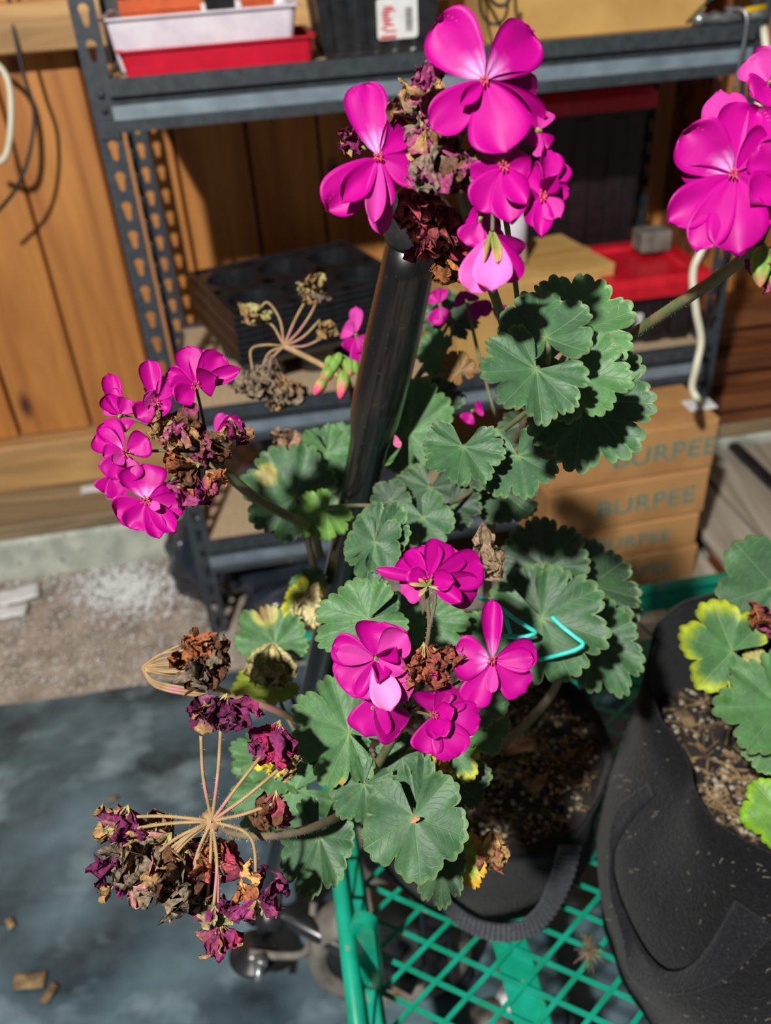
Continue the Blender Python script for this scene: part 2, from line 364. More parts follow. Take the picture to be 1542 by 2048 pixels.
# ------------------------------------------------------------------ steel shelf
SW, SD = 1.16, .46
sh = thing('storage_shelf', S(SW / 2, SD / 2, 0), 'dark steel boltless storage shelf with keyhole posts and chipboard decks', 'shelf')
def flange(o, ax, az, w_, z0, z1, th, nrm, holes, edge):
    """a strip with keyhole slots: outline filled around real holes"""
    cu = bpy.data.curves.new('f', 'CURVE'); cu.dimensions = '2D'; cu.fill_mode = 'BOTH'; cu.extrude = th / 2
    def sp(pts):
        s_ = cu.splines.new('POLY'); s_.points.add(len(pts) - 1); s_.use_cyclic_u = True
        for p_, q_ in zip(s_.points, pts): p_.co = (q_[0], q_[1], 0, 1)
    sp([(0, z0), (w_, z0), (w_, z1), (0, z1)])
    z = z0 + .03
    while z < z1 - .05:
        if not any(a < z < b for a, b in holes):
            c = w_ * .52; r1, r2 = .0085, .0048
            pts = [(c + r1 * math.cos(t), z + .012 + r1 * math.sin(t)) for t in [math.radians(-40 + i * 26) for i in range(11)]]
            pts += [(c + r2 * math.cos(t), z - .008 + r2 * math.sin(t)) for t in [math.radians(180 + i * 36) for i in range(6)]]
            sp(pts)
        z += .0508
    ob = bpy.data.objects.new('f', cu); COL.objects.link(ob)
    dg = bpy.context.evaluated_depsgraph_get(); me = bpy.data.meshes.new_from_object(ob.evaluated_get(dg))
    vs_ = [V(o) + V(ax) * v.co.x + UZ * v.co.y + V(nrm) * (v.co.z) for v in me.vertices]
    fs = [tuple(p.vertices) for p in me.polygons]
    COL.objects.unlink(ob); bpy.data.objects.remove(ob); bpy.data.curves.remove(cu); bpy.data.meshes.remove(me)
    return vs_, fs
beam_z = [(1.125, 1.22), (.53, .61), (.19, .28), (1.70, 1.78)]
for (s, D, zs) in ((0, 0, .0), (SW, 0, .0), (0, SD, .165), (SW, SD, .165)):
    mb = MB(); dx = -1 if s == 0 else 1; dn = 1 if D == 0 else -1
    x0 = s - (.002 if s == 0 else -.002)
    v_, f_ = flange(S(s - .02 * (1 if s == 0 else -1), D, 0), SX * (1 if s == 0 else -1), UZ, .04, zs, 1.8, .0022, SN, beam_z if D == 0 else [], 0); mb.add(v_, f_)
    v_, f_ = flange(S(s - .02 * (1 if s == 0 else -1), D, 0), SN * dn, UZ, .036, zs, 1.8, .0022, SX, beam_z, 0); mb.add(v_, f_)
    po = mb.obj('post', M['steel'], sh)
    if D == 0:
        for zt in (1.165, 1.188, .556, .585, .24):
            rv = MB().lathe(S(s, -.004, zt), [(.0001, -.004), (.006, -.003), (.007, 0), (.007, .003)], 10, ax=SN).obj('rivet', M['bolt'], po)
        MB().bbox(S(s - .019, -.005, 1.12), SX * .038, SN * .003, UZ * .1, .001).obj('splice_plate', M['steel'], po)
def beam(s0, s1, D, z, front=1):
    """upper lip, shadow recess and a bright sloped face, running along the shelf"""
    y = -1 if front else 1
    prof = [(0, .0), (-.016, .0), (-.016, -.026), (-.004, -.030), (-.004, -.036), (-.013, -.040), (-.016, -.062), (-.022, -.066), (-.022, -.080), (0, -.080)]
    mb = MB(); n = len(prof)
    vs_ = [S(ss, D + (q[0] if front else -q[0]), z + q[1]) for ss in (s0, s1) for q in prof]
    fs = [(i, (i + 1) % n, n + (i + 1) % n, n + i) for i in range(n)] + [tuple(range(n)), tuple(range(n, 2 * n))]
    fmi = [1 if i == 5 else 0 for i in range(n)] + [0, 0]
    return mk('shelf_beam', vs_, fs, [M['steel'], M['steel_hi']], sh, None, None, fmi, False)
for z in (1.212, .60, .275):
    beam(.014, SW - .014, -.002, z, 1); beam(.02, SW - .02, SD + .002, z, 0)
    for s in (0, SW):
        MB().bbox(S(s + (.006 if s == 0 else -.018), .03, z - .07), SX * .012, SN * (SD - .06), UZ * .07, .002).obj('side_beam', M['steel'], sh)
    MB().bbox(S(.012, .002, z - .016), SX * (SW - .024), SN * (SD - .004), UZ * .012, .002).obj('deck_board', M['board'], sh)
ZT, ZM = 1.2085, .5965
# ------------------------------------------------------------------ things on the top deck
def open_tray(name, s0, s1, D0, D1, z0, z1, fl_, th, mtl, label, cat='tray'):
    t = thing(name, S((s0 + s1) / 2, (D0 + D1) / 2, z0), label, cat)
    def ring(e, z, r=.012, n=4):
        o = []
        for (cx, cy, a0) in ((s1 + e - r, D1 + e - r, 0), (s0 - e + r, D1 + e - r, 90), (s0 - e + r, D0 - e + r, 180), (s1 + e - r, D0 - e + r, 270)):
            for i in range(n + 1):
                a = math.radians(a0 + 90 * i / n); o.append(S(cx + r * math.cos(a), cy + r * math.sin(a), z))
        return o
    R = [ring(0, z0), ring(fl_, z1), ring(fl_ + .006, z1 + .001), ring(fl_ + .006, z1 + .004), ring(fl_ - th, z1 + .004), ring(-th, z0 + th)]
    n = len(R[0]); vs_ = sum(R, []); fs = [(i * n + j, i * n + (j + 1) % n, (i + 1) * n + (j + 1) % n, (i + 1) * n + j) for i in range(len(R) - 1) for j in range(n)]
    fs += [tuple(range(n))[::-1], tuple((len(R) - 1) * n + j for j in range(n))]
    mk('body', vs_, fs, mtl, t, smooth=False)
    return t
open_tray('plant_tray', .045, .355, .015, .20, ZT, ZT + .036, .005, .003, M['red'], 'shallow red plastic tray under the white tray on top deck')
open_tray('plant_tray', .035, .325, .045, .22, ZT + .0045, ZT + .082, .014, .003, M['white'], 'white flared plastic tray holding small potted succulents')
def sq_pot(s, D, w_, h, mtl, label, cat='potted plant', leaves=True, seed=1, lmat='succ'):
    zb = ZT + .009; rr = random.Random(seed)
    t = thing('potted_succulent' if leaves else 'flower_pot', S(s, D, zb), label, cat, None)
    a, b = w_ * .38, w_ * .5; mb = MB()
    def rg(e, z): return [S(s + e * x, D + e * y, z) for x, y in ((-1, -1), (1, -1), (1, 1), (-1, 1))]
    R = [rg(a, zb), rg(b * .94, zb + h * .8), rg(b, zb + h * .8), rg(b, zb + h), rg(b * .9, zb + h), rg(b * .88, zb + h * .85)]
    vs_ = sum(R, []); fs = [(i * 4 + j, i * 4 + (j + 1) % 4, (i + 1) * 4 + (j + 1) % 4, (i + 1) * 4 + j) for i in range(5) for j in range(4)] + [(3, 2, 1, 0)]
    mk('pot', vs_, fs, mtl, t, smooth=False)
    mk('soil', rg(b * .89, zb + h * .86), [(0, 1, 2, 3)], M['soil'], t)
    if leaves:
        for ly, (n, L_, el) in enumerate(((9, .5, .15), (7, .42, .6), (5, .3, 1.0))):
            for i in range(n):
                az = 2 * math.pi * (i + .5 * ly) / n + rr.uniform(-.1, .1); L2 = w_ * L_
                d_ = (SX * math.cos(az) + SN * math.sin(az)) * math.cos(el) + UZ * math.sin(el)
                o_ = S(s, D, zb + h * .9 + .004 * ly); sd = d_.cross(UZ).normalized(); up = sd.cross(d_)
                pts = []; 
                for q, (x, wd) in enumerate(((0, .08), (.35, .16), (.7, .2), (.92, .13), (1, .02))):
                    for kx in range(6):
                        th = 2 * math.pi * kx / 6; pts.append(o_ + d_ * (x * L2) + sd * (math.cos(th) * wd * L2) + up * (math.sin(th) * wd * .45 * L2 + .12 * L2 * x * x))
                fs = [(q * 6 + j, q * 6 + (j + 1) % 6, (q + 1) * 6 + (j + 1) % 6, (q + 1) * 6 + j) for q in range(4) for j in range(6)] + [tuple(range(24, 30))]
                mk('leaf', pts, fs, M[lmat], t)
    return t
sq_pot(.075, .13, .06, .098, M['pot'], 'pale succulent in orange pot seen through the steel post')
sq_pot(.143, .125, .085, .1, M['pot'], 'large pale succulent in wide orange pot, middle of white tray', seed=2)
sq_pot(.28, .14, .06, .1, M['pot'], 'small green succulent in orange pot, right end of white tray', seed=4)
sq_pot(.215, .125, .055, .11, M['blackp'], 'small square black pot between two orange pots in white tray', 'pot', leaves=False)
tg = MB().bbox(S(.188, .075, ZT + .012), SX * .008 + UZ * .0, SN * .0012, UZ * .082 + SX * -.006, .0005).obj('plant_tag', M['paper']); tag(tg, 'white plastic plant tag standing in the white tray', 'plant tag')
# black ribbed planter with price label
pl = thing('nursery_planter', S(.48, .12, ZT), 'black ribbed nursery planter with a price label on top deck', 'planter')
mb = MB(); 
def rrect(cx, cy, hx, hy, z, ribs=0):
    o = []
    n = 24
    for sd_ in range(4):
        for i in range(n):
            t = -1 + 2 * i / n
            x, y = [(t, -1), (1, t), (-t, 1), (-1, -t)][sd_]
            ed = (1 - .0 * ribs) - (ribs * (1 if (i // 2) % 2 else 0) if 2 < i < n - 2 else 0)
            o.append(S(cx + x * hx * (ed if abs(x) == 1 else 1), cy + y * hy * (ed if abs(y) == 1 else 1), z))
    return o
R = [rrect(.475, .115, .094, .085, ZT + .001), rrect(.475, .115, .096, .087, ZT + .006, .035), rrect(.475, .115, .112, .10, ZT + .17, .035), rrect(.475, .115, .118, .106, ZT + .172), rrect(.475, .115, .118, .106, ZT + .20), rrect(.475, .115, .108, .096, ZT + .20), rrect(.475, .115, .09, .08, ZT + .03)]
n = len(R[0]); fs = [(i * n + j, i * n + (j + 1) % n, (i + 1) * n + (j + 1) % n, (i + 1) * n + j) for i in range(6) for j in range(n)] + [tuple(range(n))[::-1], tuple(6 * n + j for j in range(n))]
mk('body', sum(R, []), fs, M['blackp'], pl, smooth=False)
def label_sheet(parent, o, ax, az, nrm, w_, h, seed=0):
    """rounded white sticker with red print and barcode bars"""
    o, ax, az, nrm = V(o), V(ax).normalized(), V(az).normalized(), V(nrm).normalized()
    r = min(w_, h) * .1; pts = []
    for (cx, cy, a0) in ((w_ - r, h - r, 0), (r, h - r, 90), (r, r, 180), (w_ - r, r, 270)):
        for i in range(5):
            a = math.radians(a0 + 22.5 * i); pts.append((cx + r * math.cos(a), cy + r * math.sin(a)))
    n = len(pts); vs_ = [o + ax * x + az * y + nrm * k for k in (0, .0006) for x, y in pts]
    lb = mk('price_label', vs_, [tuple(range(n, 2 * n)), tuple(range(n))[::-1]] + [(i, (i + 1) % n, n + (i + 1) % n, n + i) for i in range(n)], M['paper'], parent, smooth=False)
    def blk(x0, y0, x1, y1, m_, nm):
        MB().box(o + ax * (w_ * x0) + az * (h * y0) + nrm * .0006, ax * (w_ * (x1 - x0)), az * (h * (y1 - y0)), nrm * .0003).obj(nm, m_, lb)
    blk(.06, .02, .46, .1, M['red'], 'red_band')
    mb = MB()
    rr = random.Random(seed)
    for i in range(9):
        y0 = .18 + .072 * i; x0 = .08 + rr.uniform(0, .1); mb.box(o + ax * (w_ * x0) + az * (h * y0) + nrm * .0006, ax * (w_ * rr.uniform(.12, .3)), az * (h * .05), nrm * .0003)
    mb.obj('red_print', M['redlid'], lb)
    mb = MB()
    y = .18
    while y < .76:
        t = rr.choice([.012, .02, .03]); mb.box(o + ax * (w_ * .70) + az * (h * y) + nrm * .0006, ax * (w_ * .17), az * (h * t), nrm * .0003); y += t + rr.choice([.014, .022])
    mb.obj('barcode', M['bolt'], lb)
    return lb
sl = V(S(.475, .015, ZT + .17) - S(.475, .028, ZT + .006)).normalized()
label_sheet(pl, S(.472, .0245, ZT + .022), SX, sl, -SN, .07, .062, 2)
# big cardboard box on the top deck
def carton(name, o, ax, ay, az, mtl, label, cat='box', tape=True, text=None, group=None):
    o, ax, ay, az = V(o), V(ax), V(ay), V(az)
    t = thing(name, o + ax / 2 + ay / 2, label, cat, group)
    bd = MB().bbox(o, ax, ay, az, .004).obj('body', mtl, t)
    ux, uy, uz = ax.normalized(), ay.normalized(), az.normalized()
    e = .0018
    MB().bbox(o + az + ay * .005 + ax * .004, ax * .992, ay * .488, uz * .003, .001).obj('flap', mtl, t)
    MB().bbox(o + az + ay * .507 + ax * .004, ax * .992, ay * .488, uz * .003, .001).obj('flap', mtl, t)
    if tape: MB().box(o + az + ay * .44 - ux * .0006 + uz * .0031, ax + ux * .0012, ay * .12, uz * .0005).obj('tape', M['cardtape'], t)
    if text:
        cu = bpy.data.curves.new('t', 'FONT'); cu.body = text[0]; cu.size = text[1]; cu.extrude = .0002; cu.space_character = 1.05; cu.offset = .0006
        ob = bpy.data.objects.new('t', cu); COL.objects.link(ob); dg = bpy.context.evaluated_depsgraph_get(); me = bpy.data.meshes.new_from_object(ob.evaluated_get(dg))
        a = o + ax * text[2] + az * text[3] - uy * .0004
        vs_ = [a + ux * v.co.x * 1.12 + uz * v.co.y - uy * v.co.z for v in me.vertices]; fs = [tuple(p.vertices) for p in me.polygons]
        COL.objects.unlink(ob); bpy.data.objects.remove(ob); bpy.data.curves.remove(cu); bpy.data.meshes.remove(me)
        mk('printed_word', vs_, fs, M['ink'], bd, smooth=False)
    return t
carton('cardboard_box', S(.665, .02, ZT), SX * .40 , SN * .3, UZ * .24, M['card2'], 'plain tan cardboard box on the top deck, right half')
# tangled cords at the right end of the top deck
def cord(name, pts, r, mtl, label, cat='cable', n=8, group=None):
    o_ = MB().tube(spline(pts, 8), r, n).obj(name, mtl, smooth=True); return tag(o_, label, cat, group)
zc = ZT + .008
br = MB().tube([S(1.035 + i * .012, -.0 + .004 * math.sin(i), zc + .004 + .002 * (i % 2)) for i in range(12)], [.009 + .0035 * (i % 2) for i in range(12)], 8).obj('braided_cord', M['metal'], smooth=True)
tag(br, 'short grey braided cord lying on the right end of the top deck', 'cord')
ys = MB().tube([S(1.118, -.006, zc + .012), S(1.14, -.004, zc + .014), S(1.165, -.002, zc + .016)], .006, 8).obj('yellow_connector', M['yellow'], smooth=True)
tag(ys, 'small yellow plug among the cords on the top deck', 'plug')
cord('thin_cable', [S(1.03, .02, zc), S(1.06, .0, zc + .035), S(1.1, -.01, zc + .05), S(1.15, .02, zc + .045), S(1.19, .05, zc + .05), S(1.2, .12, zc)], .0022, M['cableb'], 'thin dark cable looping over the grey braided cord')
cord('thin_cable', [S(1.09, .0, zc + .02), S(1.115, -.03, zc + .01), S(1.115, -.034, zc - .06), S(1.11, -.034, zc - .11)], .0035, M['metal'], 'grey tie hanging down over the top shelf beam at right')
cord('thin_cable', [P(955, -40, 1.45), P(990, 8, 1.43), P(1015, 5, 1.42), P(1025, -30, 1.42)], .003, M['cableb'], 'dark wire loop in front of the tan box at the top')
cord('thin_cable', [P(960, -60, 1.44), P(962, 20, 1.43), P(985, 48, 1.42), P(1012, 30, 1.42), P(1018, -50, 1.43)], .0025, M['cableb'], 'longer dark wire loop hanging before the tan box')
# ------------------------------------------------------------------ things on the middle deck
def seed_tray_mesh():
    mb = MB(); L_, Wd, h = .36, .30, .075; nx, ny = 3, 2
    mb2 = MB()
    cw, ch = L_ / nx, Wd / ny; n = 20; r0, r1 = .054, .044
    # plate with round openings: per cell a ring between square and circle
    for i in range(nx):
        for j in range(ny):
            cx, cy = (i + .5) * cw, (j + .5) * ch; vs_ = []; fs = []
            for k_ in range(n):
                a = 2 * math.pi * k_ / n; c, s = math.cos(a), math.sin(a); q = 1 / max(abs(c), abs(s))
                vs_.append((cx + c * q * cw / 2, cy + s * q * ch / 2, 0))
            for (r, z) in ((r0, -.001), (r0 * .98, -.008), (r1, -h), (.0005, -h)):
                for k_ in range(n):
                    a = 2 * math.pi * k_ / n; vs_.append((cx + math.cos(a) * r, cy + math.sin(a) * r, z))
            fs = [(q * n + k_, q * n + (k_ + 1) % n, (q + 1) * n + (k_ + 1) % n, (q + 1) * n + k_) for q in range(4) for k_ in range(n)]
            mb.add(vs_, fs)
    # flared outer skirt with rolled rim
    def ring(e, z): return [(-e, -e, z), (L_ + e, -e, z), (L_ + e, Wd + e, z), (-e, Wd + e, z)]
    R = [ring(0, 0), ring(.004, .003), ring(.012, .003), ring(.013, -.002), ring(.004, -.0125)]
    mb.add(sum(R, []), [(i * 4 + j, i * 4 + (j + 1) % 4, (i + 1) * 4 + (j + 1) % 4, (i + 1) * 4 + j) for i in range(4) for j in range(4)])
    me = bpy.data.meshes.new('seedling_tray'); me.from_pydata([tuple(v) for v in mb.v], [], mb.f); me.materials.append(M['blackp']); me.update(); return me
stm = seed_tray_mesh(); nt_ = 9
fs_, fd_ = s_of(487, 812, ZM)
for i in range(nt_):
    o_ = bpy.data.objects.new('seedling_tray', stm); org = S(fs_ + .015 + .0015 * ((i * 7) % 3), .025 + .001 * (i % 3), ZM + .078 + i * .0125)
    place(o_, None, org); o_.rotation_euler.z = YAW + math.radians(17) + .004 * ((i * 5) % 3 - 1)
    nm = ['bottom', 'second', 'third', 'fourth', 'fifth', 'sixth', 'seventh', 'eighth', 'top'][i]
    tag(o_, f'black plastic seedling tray, {nm} one counted up in the nested stack', 'seedling tray', 'nested black seedling trays')
# tan box turned on the middle deck
bx = Matrix.Rotation(math.radians(9), 3, 'Z') @ SX; by = Matrix.Rotation(math.radians(9), 3, 'Z') @ SN
fr = PZ(1240, 700, ZM) + by * .045
carton('cardboard_box', fr - bx * .36 + UZ * .0005, bx * .36, by * .24, UZ * .175, M['card2'], 'tan taped cardboard box on the middle deck beside red-lidded tote')
tp = fr - bx * .20 + by * .10 + UZ * .180
wp = thing('bristle_brush', tp, 'white topped brush with shaggy tan bristles standing on tan box', 'brush')
MB().lathe(tp, [(.0005, .045), (.034, .045), (.036, .052), (.035, .10), (.03, .108), (.0005, .11)], 20).obj('white_block', M['white'], wp, smooth=True)
mb = MB(); rr = random.Random(5)
for i in range(320):
    a = rr.uniform(0, 6.283); r = .033 * math.sqrt(rr.random()); x, y = r * math.cos(a), r * math.sin(a); f = 1.0 + .18 * rr.random()
    p0 = tp + V((x, y, .05)); p1 = tp + V((x * f, y * f, .003 + .006 * rr.random())); t = V((.0011, 0, 0)); u = V((0, .0011, 0))
    mb.add([p0 - t, p0 + t, p1 + t, p1 - t], [(0, 1, 2, 3)]); mb.add([p0 - u, p0 + u, p1 + u, p1 - u], [(0, 1, 2, 3)])
o_ = mb.obj('bristles', M['board'], wp); tag(o_, kind='stuff')
def tote(org, ax, ay, h, label, lid_h=.03, seed=0, lab=False, bm='blacktote'):
    org, ax, ay = V(org), V(ax), V(ay); ux, uy = ax.normalized(), ay.normalized(); lx, ly = ax.length, ay.length
    t = thing('storage_tote', org + ax / 2 + ay / 2, label, 'tote')
    def rg(e, z): return [org + ux * (-e if i in (0, 3) else lx + e) + uy * (-e if i in (0, 1) else ly + e) + UZ * z for i in range(4)]
    R = [rg(-.022, .001), rg(-.004, h - .02), rg(.006, h - .02), rg(.006, h)]
    bd = mk('body', sum(R, []), [(i * 4 + j, i * 4 + (j + 1) % 4, (i + 1) * 4 + (j + 1) % 4, (i + 1) * 4 + j) for i in range(3) for j in range(4)] + [(3, 2, 1, 0)], M[bm], t, smooth=False)
    for q in (.22, .5, .78):
        MB().bbox(org + ux * (lx * q - .02) - uy * .002 + UZ * .01 + uy * .004, ux * .04, uy * .02, UZ * (h - .035), .003).obj('rib', M[bm], t)
    R = [rg(.012, h - .012), rg(.012, h + lid_h * .5), rg(.002, h + lid_h), rg(-.03, h + lid_h), rg(-.036, h + lid_h * .7)]
    mk('lid', sum(R, []), [(i * 4 + j, i * 4 + (j + 1) % 4, (i + 1) * 4 + (j + 1) % 4, (i + 1) * 4 + j) for i in range(4) for j in range(4)] + [(16, 17, 18, 19)], M['redlid'], t, smooth=False)
    if lab: label_sheet(t, org + ux * .02 + UZ * .022 - uy * (-.0145), ux, UZ * 1 - uy * .11, -uy, .07, .052, seed)
    return t
tr = PZ(1400, 678, ZM)
tote(tr - SX * .225 + UZ * .0005, SX * .225, SN * .235, .125, 'black tote with bright red lid beside the tan box', lab=True, seed=4)
tote(S(.82, .33, ZM), SX * .30, SN * .105, .44, 'tall dark tote with red lid standing behind others under top deck')
gb = MB().bbox(S(1.0, .20, ZM + .16), SX * .07, SN * .06, UZ * .045, .004).obj('small_carton', M['tyre']); tag(gb, 'small grey carton lying on the red tote lid', 'box')
gb.location = V(tr - SX * .06 + SN * .165 + UZ * .179)
# white flat cord hanging in front of the right post, ending in a white plate on the boxes
# stacked cardboard boxes in front of the shelf
wz = .1175; hts = [.084, .085, .110, .112]
names = ['bottom box of the stack standing on the grey pallet', 'second box from the bottom of the stack', 'third box up in the stack', 'top box of the stack with a white plate on it']
bw = .36
for i in range(4):
    rot = Matrix.Rotation(math.radians([1.5, .5, 2.2, 1.2][i]), 3, 'Z'); ax_, ay_ = rot @ SX, rot @ SN; o0 = S(1.092 + [.004, -.004, .002, .004][i], -.20, wz)
    carton('seed_box', o0 - ax_ * bw, ax_ * bw, ay_ * .165, UZ * hts[i], M['card'], 'brown printed cardboard box, ' + names[i], text=('BURPEE', hts[i] * .52, [.36, .34, .30, .37][i], .3), tape=(i == 3), group='printed brown boxes')
    wz += hts[i] + .0042
ztop = wz
pw = PZ(1398, 812, ztop)
plt = MB().bbox(pw - SX * .03 - SN * .022 + UZ * .0005, SX * .06, SN * .042, UZ * .006, .002).obj('white_plate', M['paper']); tag(plt, 'small white plate lying on the topmost brown box', 'plate')
cord('hanging_cord', [P(1528, 55, 1.50), P(1530, 150, 1.50), P(1480, 330, 1.5), P(1408, 490, 1.49), P(1386, 545, 1.50), P(1392, 620, 1.52), P(1402, 680, 1.545), P(1392, 735, 1.55), P(1384, 775, 1.57), P(1396, 800, 1.575), pw + UZ * .008], .0065, M['cablew'], 'white cord hanging down from the top deck to the boxes')
# cords hanging on the left wall
cord('wall_cable', [P(12, -40, 1.78), P(28, 60, 1.80), P(48, 150, 1.83), P(68, 225, 1.86), P(58, 310, 1.88), P(30, 380, 1.9), P(-20, 440, 1.93)], .0042, M['cableb'], 'black cable hanging in a curve by the plank wall')
cord('wall_cable', [P(-30, 110, 1.80), P(5, 140, 1.81), P(20, 180, 1.82), P(22, 250, 1.84), P(14, 305, 1.86), P(-5, 325, 1.87), P(-40, 320, 1.88)], .0065, M['cablew'], 'white cord loop at the left edge by the plank wall')
# ------------------------------------------------------------------ floor: tarp, paper, litter, plastic bags
tA, tB = PZ(-60, 1430, 0), PZ(620, 1335, 0)
def tarp_h(x, y): return .016 + .010 * nz(x * 4, y * 4, 3) + .006 * nz(x * 11, y * 11, 5) + .004 * abs(nz(x * 23, y * 9, 1))
d_ = (tB - tA).normalized(); e_ = V((d_.y, -d_.x, 0))
tp_ = bumpy('ground_tarp', tA - d_ * .5, d_ * 3.2, e_ * 1.9, 150, 100, tarp_h, M['tarp'], None)
tag(tp_, 'wrinkled dusty dark teal tarp spread over the floor', 'tarp')
def scrap(name, px, py, w_, h, ang, mtl, label, cat, z=.006, group=None):
    c = PZ(px, py, z); a = V((math.cos(ang), math.sin(ang), 0)); b = V((-a.y, a.x, 0)); vs_ = []
    for j in range(5):
        for i in range(6):
            x, y = (i / 5 - .5) * w_, (j / 4 - .5) * h
            vs_.append(c + a * x + b * y + UZ * (.006 + .006 * nz(x * 40 + px, y * 40, py)))
    fs = [(j * 6 + i, j * 6 + i + 1, (j + 1) * 6 + i + 1, (j + 1) * 6 + i) for j in range(4) for i in range(5)]
    o_ = mk(name, vs_, fs, mtl); md = o_.modifiers.new('s', 'SOLIDIFY'); md.thickness = .0015
    return tag(o_, label, cat, group)
scrap('paper_scrap', 35, 1192, .11, .07, .3, M['paper'], 'white paper scrap on the floor at the left edge', 'paper', .005)
scrap('paper_scrap', 22, 1225, .08, .05, .1, M['paper'], 'second white paper scrap just in front of the first', 'paper', .005)
sp_ = scrap('paper_scrap', 195, 978, .085, .04, .15, M['paper'], 'printed white scrap lying on the sill by the wall', 'paper', .163)
scrap('paper_scrap', 232, 992, .04, .025, .3, M['paper'], 'tiny white scrap beside the printed one on the sill', 'paper', .163)
MB().box(PZ(190, 975, .163) + UZ * .0115, SX * .03, SN * .012, UZ * .0006).obj('red_print', M['redlid'], sp_)
for i, (px, py, s_) in enumerate([(60, 1965, .05), (100, 1990, .03), (22, 1850, .022), (225, 1600, .02), (690, 1965, .02)]):
    scrap('dead_leaf', px, py, s_, s_ * .5, i * 1.1, M['chip'], ['curled tan dead leaf on the tarp at lower left', 'small tan leaf bit beside the curled dead leaf', 'tiny brown bit at the left edge of the tarp', 'brown bit on the tarp above the dried flower head', 'brown bit on the tarp by the green rail'][i], 'dead leaf', .02)
# white grit swept against the curb: one scatter
mb = MB(); rr = random.Random(9)
for i in range(2400):
    g = rr.random()
    if g < .6: px, py = rr.gauss(250, 55), rr.gauss(1175, 28)
    else: px, py = rr.uniform(0, 430), rr.uniform(1150, 1390)
    p = PZ(px, py, .004)
    if (p - SQ).dot(SN) > .335: continue
    r = rr.uniform(.0015, .0065) * (1.15 if g < .6 else .7)
    a = rr.uniform(0, 6.28); q = [V((math.cos(a + i_ * 2.1) * r, math.sin(a + i_ * 2.1) * r, 0)) for i_ in range(3)]
    mb.add([p + q[0], p + q[1], p + q[2], p + V((0, 0, r * 1.1))], [(0, 1, 3), (1, 2, 3), (2, 0, 3)])
o_ = mb.obj('white_grit', M['paper']); tag(o_, 'scatter of small white grit on the dirt floor by the curb', 'grit', kind='stuff')
def plastic_bag(name, c, rx, ry, rz, seed, label, zb=.005):
    c = V(c); vs_, fs = [], []; nu, nv = 44, 24
    for j in range(nv + 1):
        ph = math.pi * j / nv
        for i in range(nu):
            th = 2 * math.pi * i / nu; d = V((math.sin(ph) * math.cos(th), math.sin(ph) * math.sin(th), math.cos(ph)))
            k = 1 + .45 * nz(d.x * 1.6 + seed, d.y * 1.6, d.z * 1.6) + .2 * abs(nz(d.x * 4 + seed, d.y * 4, d.z * 4)) + .05 * nz(d.x * 9 + seed, d.y * 9, d.z * 9)
            z = d.z * rz * k; vs_.append(c + V((d.x * rx * k, d.y * ry * k, max(z, -rz * .93))))
    fs = [(j * nu + i, (j + 1) * nu + i, (j + 1) * nu + (i + 1) % nu, j * nu + (i + 1) % nu) for j in range(nv) for i in range(nu)]
    zmin = min(v.z for v in vs_); vs_ = [v - UZ * (zmin - zb) for v in vs_]
    return tag(mk(name, vs_, fs, M['bagp']), label, 'plastic bag')
plastic_bag('plastic_bag', S(.215, -.01, .1), .17, .15, .085, 3, 'slumped shiny black plastic bag on floor under lowest deck')
plastic_bag('plastic_bag', S(-.02, .17, .1), .085, .10, .11, 21, 'smaller black plastic bag behind the left front shelf post')
plastic_bag('plastic_bag', S(.30, .17, .3), .20, .13, .10, 15, 'full black plastic bag resting on the lowest shelf deck', .276)
# ================================================================== garden cart
EW = (PZ(658, 1620, .5) - PZ(709, 2040, .5)).normalized(); EL = V((EW.y, -EW.x, 0))
CO = PZ(697, 1900, .5); CO.z = 0
def K(l, w_, z): return CO + EL * l + EW * w_ + UZ * z
cart = thing('garden_cart', K(.45, .07, 0), 'green steel mesh garden cart with a long black pull handle', 'cart')
WN, WF, LN = -.30, (PZ(1320, 1176, .5) - CO).dot(EW), 1.02; BZ = .40; RZ = .50
# bed frame of angle bars
for (o, ax, ay) in ((K(0, WN, 0), EL * LN, EW * .03), (K(0, WF - .03, 0), EL * LN, EW * .03), (K(0, WN, 0), EL * .03, EW * (WF - WN)), (K(LN - .03, WN, 0), EL * .03, EW * (WF - WN))):
    MB().bbox(o + UZ * (BZ - .03), ax, ay, UZ * .026, .003).obj('bed_frame', M['green'], cart)
for l in (.168, .47, .76):
    MB().bbox(K(l, WN + .03, BZ - .014), EL * .041, EW * (WF - WN - .06), UZ * .006, .002).obj('support_bar', M['green'], cart)
# expanded mesh of the bed: two families of strands
def lattice(parent, o, ua, ub, La, Lb, sp, slope, th, name='mesh_strand'):
    """strands crossing a rectangle La x Lb; slope = db/da of the first family"""
    ua, ub = V(ua).normalized(), V(ub).normalized(); nn = ua.cross(ub)
    for sg in (1, -1):
        m_ = slope * sg; rng = range(-60, 90)
        for k_ in rng:
            b0 = k_ * sp
            ts = []
            # b = m a + b0 ; clip to rectangle
            a_lo, a_hi = 0, La
            x1, x2 = (0 - b0) / m_, (Lb - b0) / m_
            a_lo, a_hi = max(a_lo, min(x1, x2)), min(a_hi, max(x1, x2))
            if a_hi - a_lo < .01: continue
            p0 = o + ua * a_lo + ub * (m_ * a_lo + b0) + nn * (.0012 * sg); p1 = o + ua * a_hi + ub * (m_ * a_hi + b0) + nn * (.0012 * sg)
            d = (p1 - p0).normalized(); sd = nn.cross(d)
            MB().box(p0 - sd * th / 2 - nn * .0011, p1 - p0, sd * th, nn * .0022).obj(name, M['green'], parent)
va = PZ(1014, 1933, BZ) - PZ(948, 1906, BZ); vb = PZ(948, 1906, BZ) - PZ(907, 1954, BZ)
da = (va + vb); 
